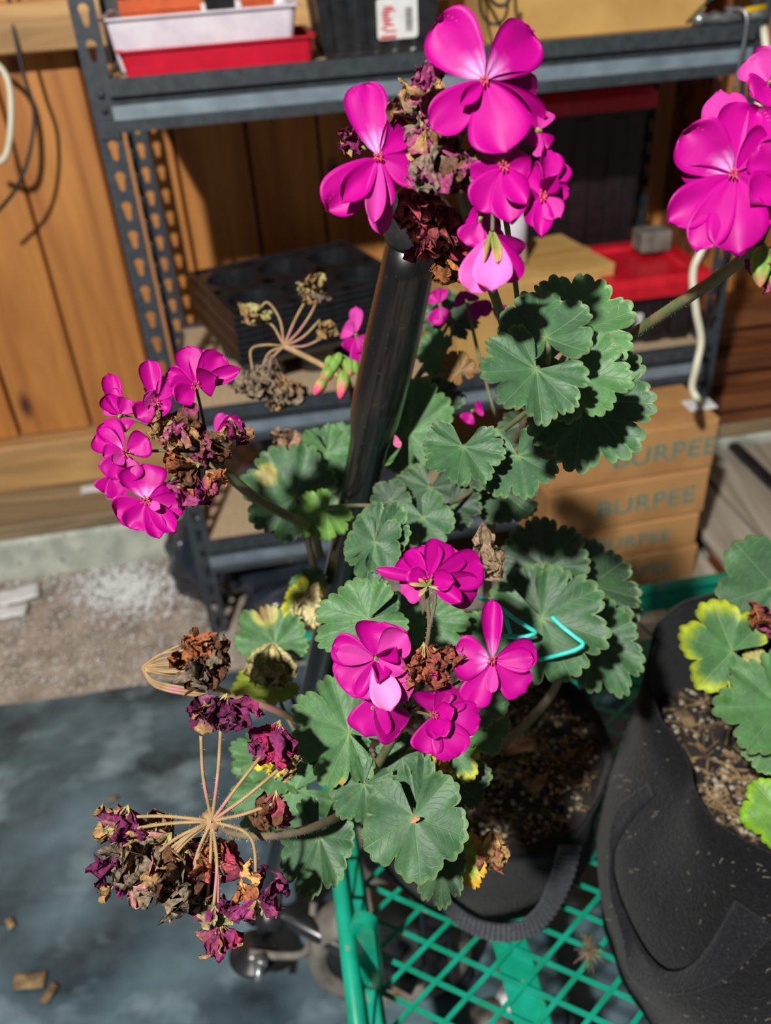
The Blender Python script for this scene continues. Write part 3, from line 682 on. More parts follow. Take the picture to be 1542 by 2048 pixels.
lattice(cart, K(.03, WN + .03, BZ - .002), EL, EW, LN - .06, WF - WN - .06, .0455, .72, .0056)
# front end panel with its rails, corner posts and the far side panel
fp = MB().tube([K(0, WN, RZ), K(0, WF, RZ)], .0095, 10).obj('top_rail', M['green'], cart, smooth=True)
MB().bbox(K(-.004, WN, BZ - .03), EL * .005, EW * (WF - WN), UZ * .06, .002).obj('end_plate', M['green'], cart)
for k_ in range(12):
    for sg in (1, -1):
        a = K(0, WN + .02 + k_ * .055, BZ + .03); b = K(0, min(max(WN + .02 + k_ * .055 + sg * .05, WN), WF), RZ)
        MB().box(a - EL * .001 - EW * .0025 + EL * .0012 * sg, b - a, EW * .005, EL * .002).obj('panel_strand', M['green'], cart)
ps = MB().tube([K(0, WF, RZ), K(LN, WF, RZ)], .0095, 10).obj('top_rail', M['green'], cart, smooth=True)
MB().bbox(K(0, WF - .004, RZ - .045), EL * LN, EW * .005, UZ * .04, .002).obj('side_plate', M['green'], cart)
for k_ in range(17):
    for sg in (1, -1):
        a = K(.03 + k_ * .058, WF, BZ); b = K(min(max(.03 + k_ * .058 + sg * .04, 0), LN), WF, RZ - .045)
        MB().box(a - EW * .001 + EW * .0012 * sg, b - a, EL * .005, EW * .002).obj('panel_strand', M['green'], cart)
# rounded flat post by the front rail
ptop = PZ(726, 1834, RZ + .03); pt = MB(); hw = .0135; pts = []
for i in range(11):
    a = math.pi * i / 10; pts.append((hw * math.cos(a), .0 + .012 * math.sin(a)))
ring = [(hw, -.13)] + pts + [(-hw, -.13)]
n = len(ring); a_ = (EL * .9 - EW * .42).normalized(); b_ = a_.cross(UZ)
vs_ = [ptop + a_ * x + UZ * (z - .012) + b_ * k for k in (-.007, .007) for x, z in ring]
pt.add(vs_, [tuple(range(n)), tuple(range(n, 2 * n))[::-1]] + [(i, n + i, n + (i + 1) % n, (i + 1) % n) for i in range(n)])
pt.obj('corner_post', M['green'], cart)
for (l, w_) in ((0, WF), (LN, WF), (LN, WN), (0, WN)):
    MB().bbox(K(l - .012, w_ - .012, BZ - .03), EL * .024, EW * .024, UZ * (RZ - BZ + .04), .004).obj('corner_post', M['green'], cart)
# wheels, axles, steering
def wheel(c, r, axd, wdt):
    c = V(c); axd = V(axd).normalized(); rb = wdt / 2
    prof = [(r * .74, -rb * .7), (r * .8, -rb), (r * .92, -rb), (r * .985, -rb * .6), (r, 0), (r * .985, rb * .6), (r * .92, rb), (r * .8, rb), (r * .74, rb * .7), (r * .74, -rb * .7)]
    wo = MB().lathe(c, prof, 36, ax=axd).obj('wheel_tyre', M['tyre'], cart, smooth=True)
    MB().lathe(c, [(.0005, -.02), (.02, -.02), (.022, -.008), (r * .3, -.006), (r * .7, -rb * .4), (r * .75, -rb * .6), (r * .75, rb * .6), (r * .7, rb * .4), (r * .3, .006), (.022, .008), (.02, .02), (.0005, .02)], 28, ax=axd).obj('wheel_rim', M['blackp'], wo, smooth=True)
R_ = .125
WC = PZ(778, 1893, R_); wheel(WC, R_, EW + EL * .12, .06)
wheel(K(.13, .37, R_), R_, EW + EL * .15, .06)
wheel(K(.86, -.22, R_), R_, EW, .06); wheel(K(.86, .31, R_), R_, EW, .06)
MB().tube([WC, K(.13, .37, R_)], .011, 8).obj('axle', M['blackp'], cart, smooth=True)
MB().tube([K(.86, -.22, R_), K(.86, .31, R_)], .011, 8).obj('axle', M['blackp'], cart, smooth=True)
for l, w_ in ((.115, .15), (.86, .05)):
    MB().bbox(K(l - .02, w_ - .02, R_), EL * .04, EW * .04, UZ * (BZ - .03 - R_), .004).obj('axle_bracket', M['blackp'], cart)
# handle: thin tube swelling into a glossy sleeve with a capped end
HB = PZ(538, 1815, .20)
hp = [(552, 1815, None), (590, 1560, None), (652, 1240, None)]
HT = P(845, 398, .612)
def hpt(t): return HB + (HT - HB) * t
def ht(px, py):
    best = min(range(1001), key=lambda i: (lambda v: abs(1024 - FPX * (v - CAM).dot(UPV) / (v - CAM).dot(FWD) - py))(hpt(i / 1000)))
    return best / 1000
ta, tb, tc_ = ht(0, 905), ht(0, 815), ht(0, 475)
hd = thing_ = None
bow = RGT * 0
def hb(t): return hpt(t) + bow * math.sin(math.pi * t)
pts, rr_ = [], []
for i in range(41):
    t = i / 40 * tc_; pts.append(hb(t)); rr_.append(0.0165 + (.0218 - .0165) * sm(ta, tb, t) - .0022 * sm(tc_ - .1, tc_, t))
hdl = MB().tube(pts, rr_, 24).obj('pull_handle', M['handle'], cart, smooth=True)
pts = [hb(tc_ - .005 + (1 - tc_ + .005) * i / 8) for i in range(9)]
MB().tube(pts, [.0205, .0228, .0238, .0240, .0238, .0236, .0238, .0232, .019], 28).obj('end_cap', M['gripcap'], hdl, smooth=True)
# tongue joint at the handle's foot
mb = MB().tube([HB - EL * .03 - UZ * .02, HB + EL * .0, K(.08, .12, .17)], .013, 10); mb.obj('tongue', M['blackp'], cart, smooth=True)
mb = MB().tube([HB + EW * .035, HB - EW * .035], .02, 14); mb.obj('pivot', M['blackp'], cart, smooth=True)
mb = MB().lathe(PZ(505, 1895, .14) - UZ * .02, [(.0005, 0), (.036, 0), (.038, .005), (.036, .009), (.022, .010), (.020, .018), (.0005, .019)], 24); mb.obj('swivel_plate', M['blackp'], cart, smooth=True)
br_ = [PZ(500, 1905, .16), PZ(560, 1912, .16), PZ(610, 1905, .16), PZ(622, 1860, .16), PZ(628, 1805, .18)]
MB().tube(spline(br_, 6), .006, 8).obj('steering_rod', M['tyre'], cart, smooth=True)
MB().tube([PZ(521, 1912, .17), PZ(518, 1938, .17), PZ(516, 1965, .165)], [.010, .006, .006], 10).obj('bolt', M['metal'], cart, smooth=True)
MB().tube([PZ(508, 1925, .172), PZ(534, 1925, .172)], .006, 10).obj('bolt', M['metal'], cart, smooth=True)
# ------------------------------------------------------------------ grow bags
B1 = PZ(962, 1490, .55); B2 = PZ(1592, 1475, .66)
R1, R2 = .158, .165
def dent(a, seed):
    # the right bag's wall is pushed in on the side towards the tall plant
    if seed != 11: return 0
    q = math.atan2(math.sin(a - 3.35), math.cos(a - 3.35)); return .20 * math.exp(-(q / .42) ** 2)
def soil_disc(name, c, R, z, seed, parent):
    vs_ = [V((c.x, c.y, z + .01))]; n, nr = 56, 14
    for j in range(1, nr + 1):
        for i in range(n):
            a = 2 * math.pi * i / n; r = R * j / nr * (1 - dent(a, seed)); x, y = c.x + r * math.cos(a), c.y + r * math.sin(a)
            vs_.append(V((x, y, z + .012 * nz(x * 14 + seed, y * 14) + .007 * nz(x * 45, y * 45, seed) + .004 * nz(x * 110, y * 110))))
    fs = [(0, 1 + i, 1 + (i + 1) % n) for i in range(n)] + [(1 + j * n + i, 1 + (j + 1) * n + i, 1 + (j + 1) * n + (i + 1) % n, 1 + j * n + (i + 1) % n) for j in range(nr - 1) for i in range(n)]
    return mk(name, vs_, fs, M['soil'], parent)
def soil_bits(c, R, z, seed, parent, n, half=None):
    """perlite crumbs and bark shreds, too many to count"""
    rr = random.Random(seed); mb, mc = MB(), MB()
    for i in range(n):
        a = rr.uniform(0, 6.283); r = R * math.sqrt(rr.random()) * .97 * (1 - dent(a, seed)); p = V((c.x + r * math.cos(a), c.y + r * math.sin(a), 0))
        p.z = z + .012 * nz(p.x * 14 + seed, p.y * 14) + .007 * nz(p.x * 45, p.y * 45, seed) + .003
        if rr.random() < .45:
            q = rr.uniform(.0012, .0036); vs_ = [p + V((q, 0, 0)), p + V((-q * .8, q * .7, 0)), p + V((-q * .6, -q * .9, 0)), p + V((0, 0, q * 1.2)), p - V((0, 0, q * .8))]
            mb.add(vs_, [(0, 1, 3), (1, 2, 3), (2, 0, 3), (1, 0, 4), (2, 1, 4), (0, 2, 4)])
        else:
            t = rr.uniform(0, 6.283); L_ = rr.uniform(.006, .022); d = V((math.cos(t), math.sin(t), rr.uniform(-.2, .3))) * L_; w_ = rr.uniform(.0007, .002)
            mc.box(p - d / 2, d, V((-d.y, d.x, 0)).normalized() * w_, UZ * w_)
    tag(mb.obj('perlite_crumbs', M['perl'], parent), kind='stuff'); tag(mc.obj('bark_shreds', M['chip'], parent), kind='stuff')
def grow_bag(c, R, ztop, zs, label, seed, belly, lean, rimf, bf=1.0):
    t = thing('grow_bag', (c.x, c.y, BZ), label, 'grow bag')
    n = 64; prof = []
    H = ztop - BZ; th = .004; vs_ = []; rows = []
    for (f, h) in [(.02, .002), (.75 * bf, .001), (.86 * bf, .008), (.93 * bf, .05), (belly[0], .35), (belly[1], .6), (belly[2], .85), (1.0, 1.0)]: rows.append((f * R, BZ + (h if h < .01 else h * H), 0))
    for (f, h) in [(1.0 - th / R, 1.0), (belly[2] - .04, .85), (belly[1] - .04, .6)]: rows.append((f * R, BZ + h * H, 1))
    for k_, (r, z, s_) in enumerate(rows):
        for i in range(n):
            a = 2 * math.pi * i / n; hh = (z - BZ) / H
            q = r * (1 + .05 * hh * nz(math.cos(a) * 1.8 + seed, math.sin(a) * 1.8, hh * 2) + .018 * nz(math.cos(a) * 5 + seed, math.sin(a) * 5, hh * 5))
            q *= 1 - dent(a, seed) * sm(.45, .95, hh)
            dz = (.075 * max(0, math.cos(a - 2.0)) ** 2 if seed == 11 else 0) * sm(.6, 1, hh) + (.02 * nz(math.cos(a) * 1.3 + seed, math.sin(a) * 1.3, 9) * rimf + .006 * nz(math.cos(a) * 4, math.sin(a) * 4, seed)) * sm(.7, 1, hh)
            vs_.append(V((c.x + lean[0] * (hh - 1) + q * math.cos(a), c.y + lean[1] * (hh - 1) + q * math.sin(a), z + dz)))
    fs = [(k_ * n + i, k_ * n + (i + 1) % n, (k_ + 1) * n + (i + 1) % n, (k_ + 1) * n + i) for k_ in range(len(rows) - 1) for i in range(n)] + [tuple(range(n))[::-1]]
    fel = mk('felt_wall', vs_, fs, M['felt'], t)
    sd = soil_disc('soil', c, R * .95, zs, seed, t); soil_bits(c, R * .92, zs, seed, sd, 1300)
    return t
bag1 = grow_bag(B1, R1, .555, .535, 'black felt grow bag with the tall leggy geranium', 3, (.9, .94, .98), (0, 0), 1)
bag2 = grow_bag(B2, R2, .665, .60, 'black felt grow bag with wide loop strap at right', 11, (1.24, 1.18, 1.06), (0, .075), 1, 1.28)
def ray_cyl(px, py, c, R):
    r = ray(px, py); a = r.x ** 2 + r.y ** 2; ox, oy = CAM.x - c.x, CAM.y - c.y
    b = 2 * (ox * r.x + oy * r.y); cc = ox * ox + oy * oy - R * R; D = b * b - 4 * a * cc
    t = (-b - math.sqrt(D)) / (2 * a) if D > 0 else -b / (2 * a)
    return CAM + r * t
def ribbon(name, ea, eb, th, mtl, parent, n=10, ribs=0):
    """strap between two edge curves, with thickness"""
    A, B = spline(ea, n), spline(eb, n); k = min(len(A), len(B)); vs_ = []; m_ = 6
    for i in range(k):
        for j in range(m_ + 1):
            p = A[i].lerp(B[i], j / m_); vs_.append(p)
    nn = []
    for i in range(k):
        for j in range(m_ + 1):
            du = vs_[min(i + 1, k - 1) * (m_ + 1) + j] - vs_[max(i - 1, 0) * (m_ + 1) + j]; dv = B[i] - A[i]
            q = du.cross(dv).normalized(); q = q if q.dot(CAM - vs_[i * (m_ + 1) + j]) > 0 else -q
            nn.append(q * (th * (1 + (ribs if i % 2 else 0))))
    N_ = len(vs_); vs2 = [v + q for v, q in zip(vs_, nn)] + [v - q * .3 for v, q in zip(vs_, nn)]
    w1 = m_ + 1; fs = [(i * w1 + j, i * w1 + j + 1, (i + 1) * w1 + j + 1, (i + 1) * w1 + j) for i in range(k - 1) for j in range(m_)]
    fs += [tuple(x + N_ for x in f[::-1]) for f in fs]
    for i in range(k - 1):
        fs.append((i * w1, (i + 1) * w1, N_ + (i + 1) * w1, N_ + i * w1)); a, b = i * w1 + m_, (i + 1) * w1 + m_; fs.append((b, a, N_ + a, N_ + b))
    e = (k - 1) * w1
    for j in range(m_):
        fs.append((j, j + 1, N_ + j + 1, N_ + j)); fs.append((e + j + 1, e + j, N_ + e + j, N_ + e + j + 1))
    return mk(name, vs2, fs, mtl, parent, smooth=not ribs)
from mathutils.bvhtree import BVHTree
def on_wall(bag):
    w_ = [c for c in bag.children if c.name.startswith('felt_wall')][0]; og = W0[w_.name]
    bv = BVHTree.FromPolygons([v.co + og for v in w_.data.vertices], [tuple(p_.vertices) for p_ in w_.data.polygons])
    def f(px, py, off):
        r = ray(px, py).normalized(); h = bv.ray_cast(CAM, r)
        if h[0] is None: q = bv.find_nearest(CAM + r * ((V(og) - CAM).dot(r)))[0]; return q - r * (off + .004)
        return h[0] - r * (off + .004)
    return f
wall2 = on_wall(bag2)
o1 = [(1300, 1565, .0), (1232, 1620, .004), (1190, 1700, .012), (1192, 1790, .016), (1210, 1880, .022), (1262, 1960, .028), (1335, 1990, .03), (1420, 1975, .026), (1490, 1925, .016), (1560, 1860, .006)]
i1 = [(1310, 1590, .0), (1262, 1640, .003), (1226, 1710, .008), (1234, 1780, .012), (1262, 1850, .014), (1300, 1915, .016), (1345, 1945, .018), (1392, 1925, .016), (1432, 1870, .010), (1470, 1800, .001)]
ribbon('loop_strap', [wall2(x, y, d * 1.5 + (.004 if d > .003 else 0)) for x, y, d in o1], [wall2(x, y, d * 1.3 + (.003 if d > .003 else 0)) for x, y, d in i1], .0022, M['felt_lit'], bag2)
mb = MB(); rr = random.Random(12)
for i in range(110):
    p = wall2(rr.uniform(1180, 1542), rr.uniform(1400, 2040), -.0035); L_ = rr.uniform(.0015, .009); t = V((rr.gauss(0, 1), rr.gauss(0, .4), rr.gauss(0, 1))).normalized(); k_ = t.cross(V((0, 1, 0))) * L_ * rr.uniform(-.4, .4)
    mb.tube([p - t * L_ / 2, p + k_, p + t * L_ / 2], .00025, 4)
tag(mb.obj('lint_fibres', M['lint'], bag2), kind='stuff')
RC1 = R1 * 1.02
o1 = [(880, 1800, .004), (905, 1838, .012), (960, 1872, .02), (1030, 1880, .022), (1090, 1848, .018), (1135, 1775, .012), (1160, 1690, .003)]
i1 = [(885, 1785, .003), (912, 1812, .008), (965, 1842, .012), (1028, 1846, .013), (1072, 1815, .011), (1100, 1755, .008), (1118, 1690, .002)]
ribbon('webbing_loop', [ray_cyl(x, y, B1, RC1 + d) for x, y, d in o1], [ray_cyl(x, y, B1, RC1 + d) for x, y, d in i1], .0018, M['web'], bag1, n=13, ribs=1.5)
# straw tuft and stones seen through the mesh
mb = MB(); rr = random.Random(4); c0 = PZ(1176, 1905, BZ + .02)
for i in range(60):
    d = V((rr.gauss(0, 1), rr.gauss(0, 1), rr.gauss(0, 1.2))).normalized() * rr.uniform(.008, .022); mb.tube([c0, c0 + d * .5 + V((0, 0, .003)), c0 + d], .0005, 4)
st = mb.obj('straw_tuft', M['chip']); tag(st, 'small tuft of tan straw caught in the mesh by right bag', 'straw', kind='stuff')
for i, (px, py, r, m_) in enumerate([(1022, 1990, .022, 'paper'), (910, 1935, .03, 'bagp'), (830, 1905, .035, 'bagp'), (800, 1960, .02, 'chip'), (1100, 2030, .03, 'bagp'), (980, 2035, .03, 'tyre')]):
    c = PZ(px, py, .04); vs_, fs = [], []
    mb = MB(); mb.lathe((c.x, c.y, .02), [(.0005, 0), (r * .8, .002), (r, r * .5), (r * .75, r * .95), (r * .3, r * 1.15), (.0005, r * 1.2)], 14, wob=.35, seed=i * 3)
    o_ = mb.obj('stone', M[m_], smooth=True); tag(o_, ['pale stone seen through the green mesh', 'dark rounded stone beneath the middle of the mesh', 'large dark stone beside the green post', 'brown stone under the mesh near the rail', 'dark stone under the flat support bar', 'grey-brown stone at the bottom edge under the mesh'][i], 'stone')
# ================================================================== geraniums
G1, G2, G_SHADE = hexc('#315233'), hexc('#41683a'), hexc('#253b26')  # the darkest green paints shade into leaves deep in the foliage
def leaf(plant, cx, cy, tx, ty, d, dd=0.0, roll=0.0, w=1.0, col=0, cup=.12, sinus=.32, seed=None, lobes=None, spot=None, edge=None, up=.25, fold=0):
    """geranium leaf: junction at (cx,cy), middle lobe tip towards (tx,ty), depth d metres"""
    seed = seed if seed is not None else int(cx * 7 + cy * 3); rr = random.Random(seed); lobes = lobes or (5 if seed % 3 == 0 else 7)
    o = P(cx, cy, d); t = P(tx, ty, d + dd); u = t - o; R = u.length; u.normalize()
    n = (CAM - o).normalized() + UZ * up; n = (n - u * n.dot(u)).normalized()
    if roll: n = Matrix.Rotation(math.radians(roll), 3, u) @ n
    sd = n.cross(u)                         # leaf's left
    c0 = [G1, G2, G_SHADE, hexc('#557c30'), hexc('#7c8c26'), hexc('#6b4a1c'), hexc('#8f8a4a')][col]
    nth, nr = 140, 9; A = math.pi * (1 - sinus * .30); vs_, cs, uv = [], [], []
    ph = rr.uniform(0, 6); ofs = [rr.uniform(-.06, .06) for _ in range(lobes + 2)]
    nd = [rr.uniform(.12, .30) for _ in range(lobes + 2)]
    for layer in (0, 1):
        for j in range(nr + 1):
            rho = (j / nr) ** .85
            for i in range(nth + 1):
                a = -A + 2 * A * i / nth; lp = (i / nth) * lobes
                k_ = int(min(lobes - 1, lp)); f = lp - k_
                lob = abs(math.sin(math.pi * f)) ** .55
                env = .80 + .20 * math.cos(a * .62) + ofs[k_] * math.sin(math.pi * f)
                env *= 1 - .10 * sm(.80, 1.0, abs(a) / A)
                cren = abs(math.sin(math.pi * lp * (5.0 if lobes == 5 else 4.0))) ** .6
                prof = env * (1 - nd[k_] * (1 - lob)) * (.925 + .075 * cren + .02 * nz(lp * 5, seed))
                # lobe notches only bite the outer blade
                r = R * rho * (prof * sm(.25, 1, rho) + env * .93 * (1 - sm(.25, 1, rho)))
                x, y = r * math.sin(a) * w, r * math.cos(a)
                vein = math.cos(2 * math.pi * (f - .5))
                z = R * (cup * (rho ** 2) * (.6 + .5 * math.cos(2 * a + ph)) - .028 * rho * vein + .05 * rho ** 3 * math.sin(3 * a + ph) + .05 * rho ** 2 * nz(x / R * 2.2 + seed, y / R * 2.2))
                z += R * .035 * rho ** 4 * math.sin(lobes * 1.0 * a * 2 + ph)
                if fold: z += R * fold * abs(math.sin(a)) * rho
                th = -.0004 if layer == 0 else .0
                vs_.append(o + sd * x + u * y + n * (z + (-.00045 if layer else 0)))
                c = lerp(c0, G2 if col in (0, 2) else c0, .35 * (nz(x * 40 + seed, y * 40) + .3))
                c = lerp(c, hexc('#6f8a4a'), .55 * (1 - sm(0, .16, rho)))
                zone = math.exp(-((rho - .55) / .13) ** 2)
                c = lerp(c, hexc('#2f4230'), .30 * zone if col in (0, 1, 2) else 0)
                if edge is not None: c = lerp(c, hexc(edge), sm(.68 + .16 * nz(a * 3, seed), .93, rho))
                else: c = lerp(c, hexc('#86a06a'), .45 * sm(.955, 1, rho) if col < 3 else 0)
                if spot:
                    for (sa, sr, sz, sc) in spot:
                        dx, dy = x / R - sr * math.sin(sa), y / R - sr * math.cos(sa); q = math.hypot(dx, dy) + .05 * nz(x * 60, y * 60)
                        c = lerp(c, hexc('#a8a24a'), .8 * (1 - sm(sz * 1.0, sz * 1.6, q)) * (0 if sc == '#2f5a10' else 1)); c = lerp(c, hexc(sc), 1 - sm(sz * .75, sz, q))
                if layer: c = lerp(c, hexc('#7d9a72'), .45)
                cs.append(c); uv.append((lp, rho))
    w1 = nth + 1; N_ = (nr + 1) * w1; fs, fm = [], []
    for j in range(nr):
        for i in range(nth):
            q = (j * w1 + i, j * w1 + i + 1, (j + 1) * w1 + i + 1, (j + 1) * w1 + i)
            fs.append(q[::-1]); fm.append(0); fs.append(tuple(N_ + x for x in q)); fm.append(1)
    e = nr * w1
    for i in range(nth): fs.append((e + i, e + i + 1, N_ + e + i + 1, N_ + e + i)); fm.append(0)
    lf = mk('leaf', vs_, fs, [M['leaf'], M['leafu']], plant, o, cs, fm, True, uv)
    return lf, o, n, u
def petiole(lf, o, n, u, target, r=.0016, sag=.25):
    a = o - n * .0008 - u * .0005; b = V(target); mid = a.lerp(b, .45) - n * ((b - a).length * sag * .4) + UZ * .0
    pts = spline([a, a - n * .006 - u * .004, mid, b], 7)
    MB().tube(pts, [r * (.9 + .35 * i / len(pts)) for i in range(len(pts))], 7).obj('petiole', M['stem'], lf, smooth=True)
MAG, MAG2, PNK, WINE = hexc('#a20076'), hexc('#8a0062'), hexc('#c24a9a'), hexc('#6e0848')
def petal_geo(o, tip, w_, seed, hint=None, cup=.25, bend=.12, col=MAG, streak=0, flip=False, ruf=.1, blunt=3.2, crumple=0, nu=12, nv=9, roll=0, tipcol=None):
    """two-sided obovate petal from base o to tip; returns verts, faces, colours, face materials"""
    rr = random.Random(seed); u = tip - o; L_ = u.length; u.normalize()
    n = (CAM - o).normalized() if hint is None else V(hint); n = n - u * n.dot(u); n = n.normalized() if n.length > 1e-4 else u.orthogonal().normalized()
    if roll: n = Matrix.Rotation(math.radians(roll), 3, u) @ n
    s = n.cross(u); vs_, cs = [], []; ph = rr.uniform(0, 6)
    notch = rr.uniform(-.03, .05)
    for layer in (0, 1):
        for i in range(nu + 1):
            t = 1 - (1 - i / nu) ** 1.5
            h = (t ** .72) * math.sqrt(max(0, 1 - t ** blunt)) * 1.52 + .05 * (1 - t)
            for j in range(nv + 1):
                v = -1 + 2 * j / nv
                x = v * h * w_ / 2; tt = t * L_ * (1 - notch * (1 - abs(v)) * sm(.8, 1, t) - .03 * v * v * t)
                z = cup * w_ * .5 * v * v * h * (.4 + t) - bend * L_ * t * t + ruf * w_ * sm(.3, 1, t) * (math.sin(3.2 * v + ph) * .5 + nz(v * 1.5 + seed, t * 2.5)) - .04 * w_ * math.exp(-(v / .18) ** 2) * (1 - t)
                p = o + u * tt + s * x + n * z
                if crumple:
                    k_ = 95; a = crumple * sm(.05, .5, t)
                    p = p + V((nz(p.x * k_ + seed, p.y * k_, p.z * k_), nz(p.x * k_, p.y * k_ + seed, p.z * k_), nz(p.x * k_, p.y * k_, p.z * k_ + seed))) * a + V((nz(p.x * 260, p.y * 260 + seed, p.z * 260), nz(p.x * 260 + seed, p.y * 260, p.z * 260), nz(p.y * 260, p.x * 260, p.z * 260 + seed))) * a * .6 + n * (nz(p.x * 620, p.y * 620, p.z * 620 + seed) * a * .38)
                vs_.append(p - n * (.00022 if layer else 0))
                c = lerp(col, MAG2 if col is MAG else lerp(col, WINE, .3), .5 * sm(.1, .6, nz(x * 120 + seed, tt * 50)))
                if tipcol: c = lerp(c, tipcol, sm(.4, .9, t + .3 * nz(x * 150, tt * 150, seed)))
                if streak:
                    ray_ = .5 + .5 * math.cos(v * 11 + .6 * nz(t * 4, seed))
                    m_ = (1 - sm(.12, .44, t + .14 * abs(v))) * (.25 + .75 * ray_) * streak * .8
                    c = lerp(c, hexc('#e2b4f0'), m_)
                c = lerp(c, hexc('#8a0f74'), .25 * (1 - sm(0, .1, t)))
                if layer and not crumple: c = lerp(c, PNK, .42)
                cs.append(c)
    w1 = nv + 1; N_ = (nu + 1) * w1; fs, fm = [], []
    for i in range(nu):
        for j in range(nv):
            q = (i * w1 + j, i * w1 + j + 1, (i + 1) * w1 + j + 1, (i + 1) * w1 + j)
            fs.append(q); fm.append(1 if flip else 0); fs.append(tuple(N_ + x for x in q[::-1])); fm.append(0 if flip else 1)
    for i in range(nu):
        for j in (0, nv):
            a, b = i * w1 + j, (i + 1) * w1 + j; fs.append((a, b, N_ + b, N_ + a)); fm.append(0)
    if flip and not crumple:
        cs = [lerp(c, PNK, .42) for c in cs[:N_]] + cs[:N_]
    return vs_, fs, cs, fm
def floret(plant, cx, cy, d, petals, ctr=True, seed=0, col=MAG, stam=True, name='floret'):
    """petals: (tip x, tip y, width px, depth change, options)"""
    o = P(cx, cy, d); rr = random.Random(int(cx + cy * 3 + seed)); vc = (CAM - o).normalized()
    mb = MB(); k = d / FPX
    if stam:
        for i in range(7):
            a = 6.28 * i / 7; q = vc * rr.uniform(10, 18) * k + (RGT * math.cos(a) + UPV * math.sin(a)) * rr.uniform(4, 11) * k
            mb.tube([o - vc * .001, o + q * .55, o + q], [.00045, .0004, .0004], 5, mi=0); mb.lathe(o + q, [(.0001, -.0009), (.0005, -.0002), (.0005, .0004), (.0001, .001)], 6, mi=1)
    mb.lathe(o - vc * .003, [(.0004, -.004), (.0016, -.002), (.002, 0), (.0014, .002), (.0003, .003)], 8, ax=vc, mi=2)
    fl_ = mb.obj(name, [M['fil'], M['anther'], M['cal']], plant, o, smooth=True)
    for i, pt in enumerate(petals):
        tx, ty, w_, dd = pt[:4]; kw = dict(pt[4]) if len(pt) > 4 else {}
        b = o + (RGT * (tx - cx) - UPV * (ty - cy)).normalized() * (5 * k)
        if 'bx' in kw: b = P(kw.pop('bx'), kw.pop('by'), d + kw.pop('bd', 0))
        tip = P(tx, ty, d + dd)
        ll = kw.pop('layer', 0)
        vs_, fs, cs, fm = petal_geo(b, tip, w_ * k, int(cx * 3 + cy + i * 17), col=kw.pop('col', col), **kw)
        mk('petal', vs_, fs, [M['petal'], M['petalb']], fl_, None, cs, fm)
    return fl_
M['fil'] = mat('filament', '#c2508f', rough=.5); M['anther'] = mat('anther', '#b8402a', rough=.6); M['cal'] = mat('calyx_green', '#6d7a3e', '#8a8a50', scale=200, rough=.6)
TAN, BRN, ROSE, DPUR, GREYB, RUST = hexc('#8a6b44'), hexc('#553824'), hexc('#84395c'), hexc('#661a48'), hexc('#6e6150'), hexc('#8a5230')
def wilted(plant, x0, y0, x1, y1, d, w_, cols, seed=0, n=6, dd=0, crumple=.006, spread=.45, name='wilted_floret', calyx=True):
    """shrivelled floret: crumpled petals closing around an axis from (x0,y0) to (x1,y1)"""
    o = P(x0, y0, d); t = P(x1, y1, d + dd); ax = t - o; L_ = ax.length; k = d / FPX; rr = random.Random(seed + int(x0 + y0)); A = ax.normalized(); e1 = A.orthogonal().normalized(); e2 = A.cross(e1)
    V_, F_, C_ = [], [], []
    for i in range(n):
        a = 6.283 * i / n + rr.uniform(-.4, .4); out = e1 * math.cos(a) + e2 * math.sin(a)
        tip = o + A * (L_ * rr.uniform(.75, 1.08)) + out * (w_ * k * spread * rr.uniform(.5, 1.1))
        b = o + out * .0008
        c1, c2 = rr.choice(cols), rr.choice(cols)
        vs_, fs, cs, fm = petal_geo(b, tip, w_ * k * rr.uniform(.65, 1.0), seed * 31 + i * 7 + int(x0), hint=out, cup=rr.uniform(.6, 1.1), bend=rr.uniform(-.25, .1), col=c1, tipcol=c2, ruf=.15, crumple=crumple * rr.uniform(.9, 1.7), nu=18, nv=13)
        base = len(V_); V_ += vs_; F_ += [tuple(q + base for q in f) for f in fs]; C_ += cs
    wf = mk(name, V_, F_, M['dry'], plant, o, C_, None)
    if calyx:
        vs2, fs2, cs2 = [], [], []
        for i in range(5):
            a = 6.283 * i / 5 + seed; out = (e1 * math.cos(a) + e2 * math.sin(a)); tip = o + A * (L_ * .28) + out * (w_ * k * .28)
            vs_, fs, cs, fm = petal_geo(o - A * .002, tip, w_ * k * .16, i + seed, hint=out, col=hexc('#8f8a4c'), tipcol=TAN, blunt=1.6, crumple=.001, nu=6, nv=3)
            base = len(vs2); vs2 += vs_; fs2 += [tuple(q + base for q in f) for f in fs]; cs2 += cs
        mk('calyx', vs2, fs2, M['sepal'], wf, o, cs2, None)
    return wf
def stalk(plant, pts, r, mtl='stem', name='flower_stalk', hair=0, n=9, flat=1):
    """pts: (px,py,depth) or world vectors"""
    w_ = [P(*p) if not isinstance(p, V) else p for p in pts]; sp = spline(w_, 9)
    rad = r if not isinstance(r, tuple) else [r[0] + (r[1] - r[0]) * i / (len(sp) - 1) for i in range(len(sp))]
    st = MB().tube(sp, rad, n).obj(name, M[mtl], plant, smooth=True)
    if hair:
        mb = MB(); rr = random.Random(len(sp) + hair)
        for i in range(hair):
            k = rr.randrange(len(sp) - 1); p = sp[k].lerp(sp[k + 1], rr.random()); t = (sp[k + 1] - sp[k]).normalized(); a = t.orthogonal().normalized(); b = t.cross(a); th = rr.uniform(0, 6.283)
            out = a * math.cos(th) + b * math.sin(th); rk = rad[k] if isinstance(rad, list) else rad
            q0 = p + out * rk * .9; q1 = q0 + (out + t * rr.uniform(-.3, .3)).normalized() * rr.uniform(.0008, .0022); s_ = t * .00007
            mb.add([q0 - s_, q0 + s_, q1], [(0, 1, 2)])
        tag(mb.obj('hairs', M['hair'], st), kind='stuff')
    return st
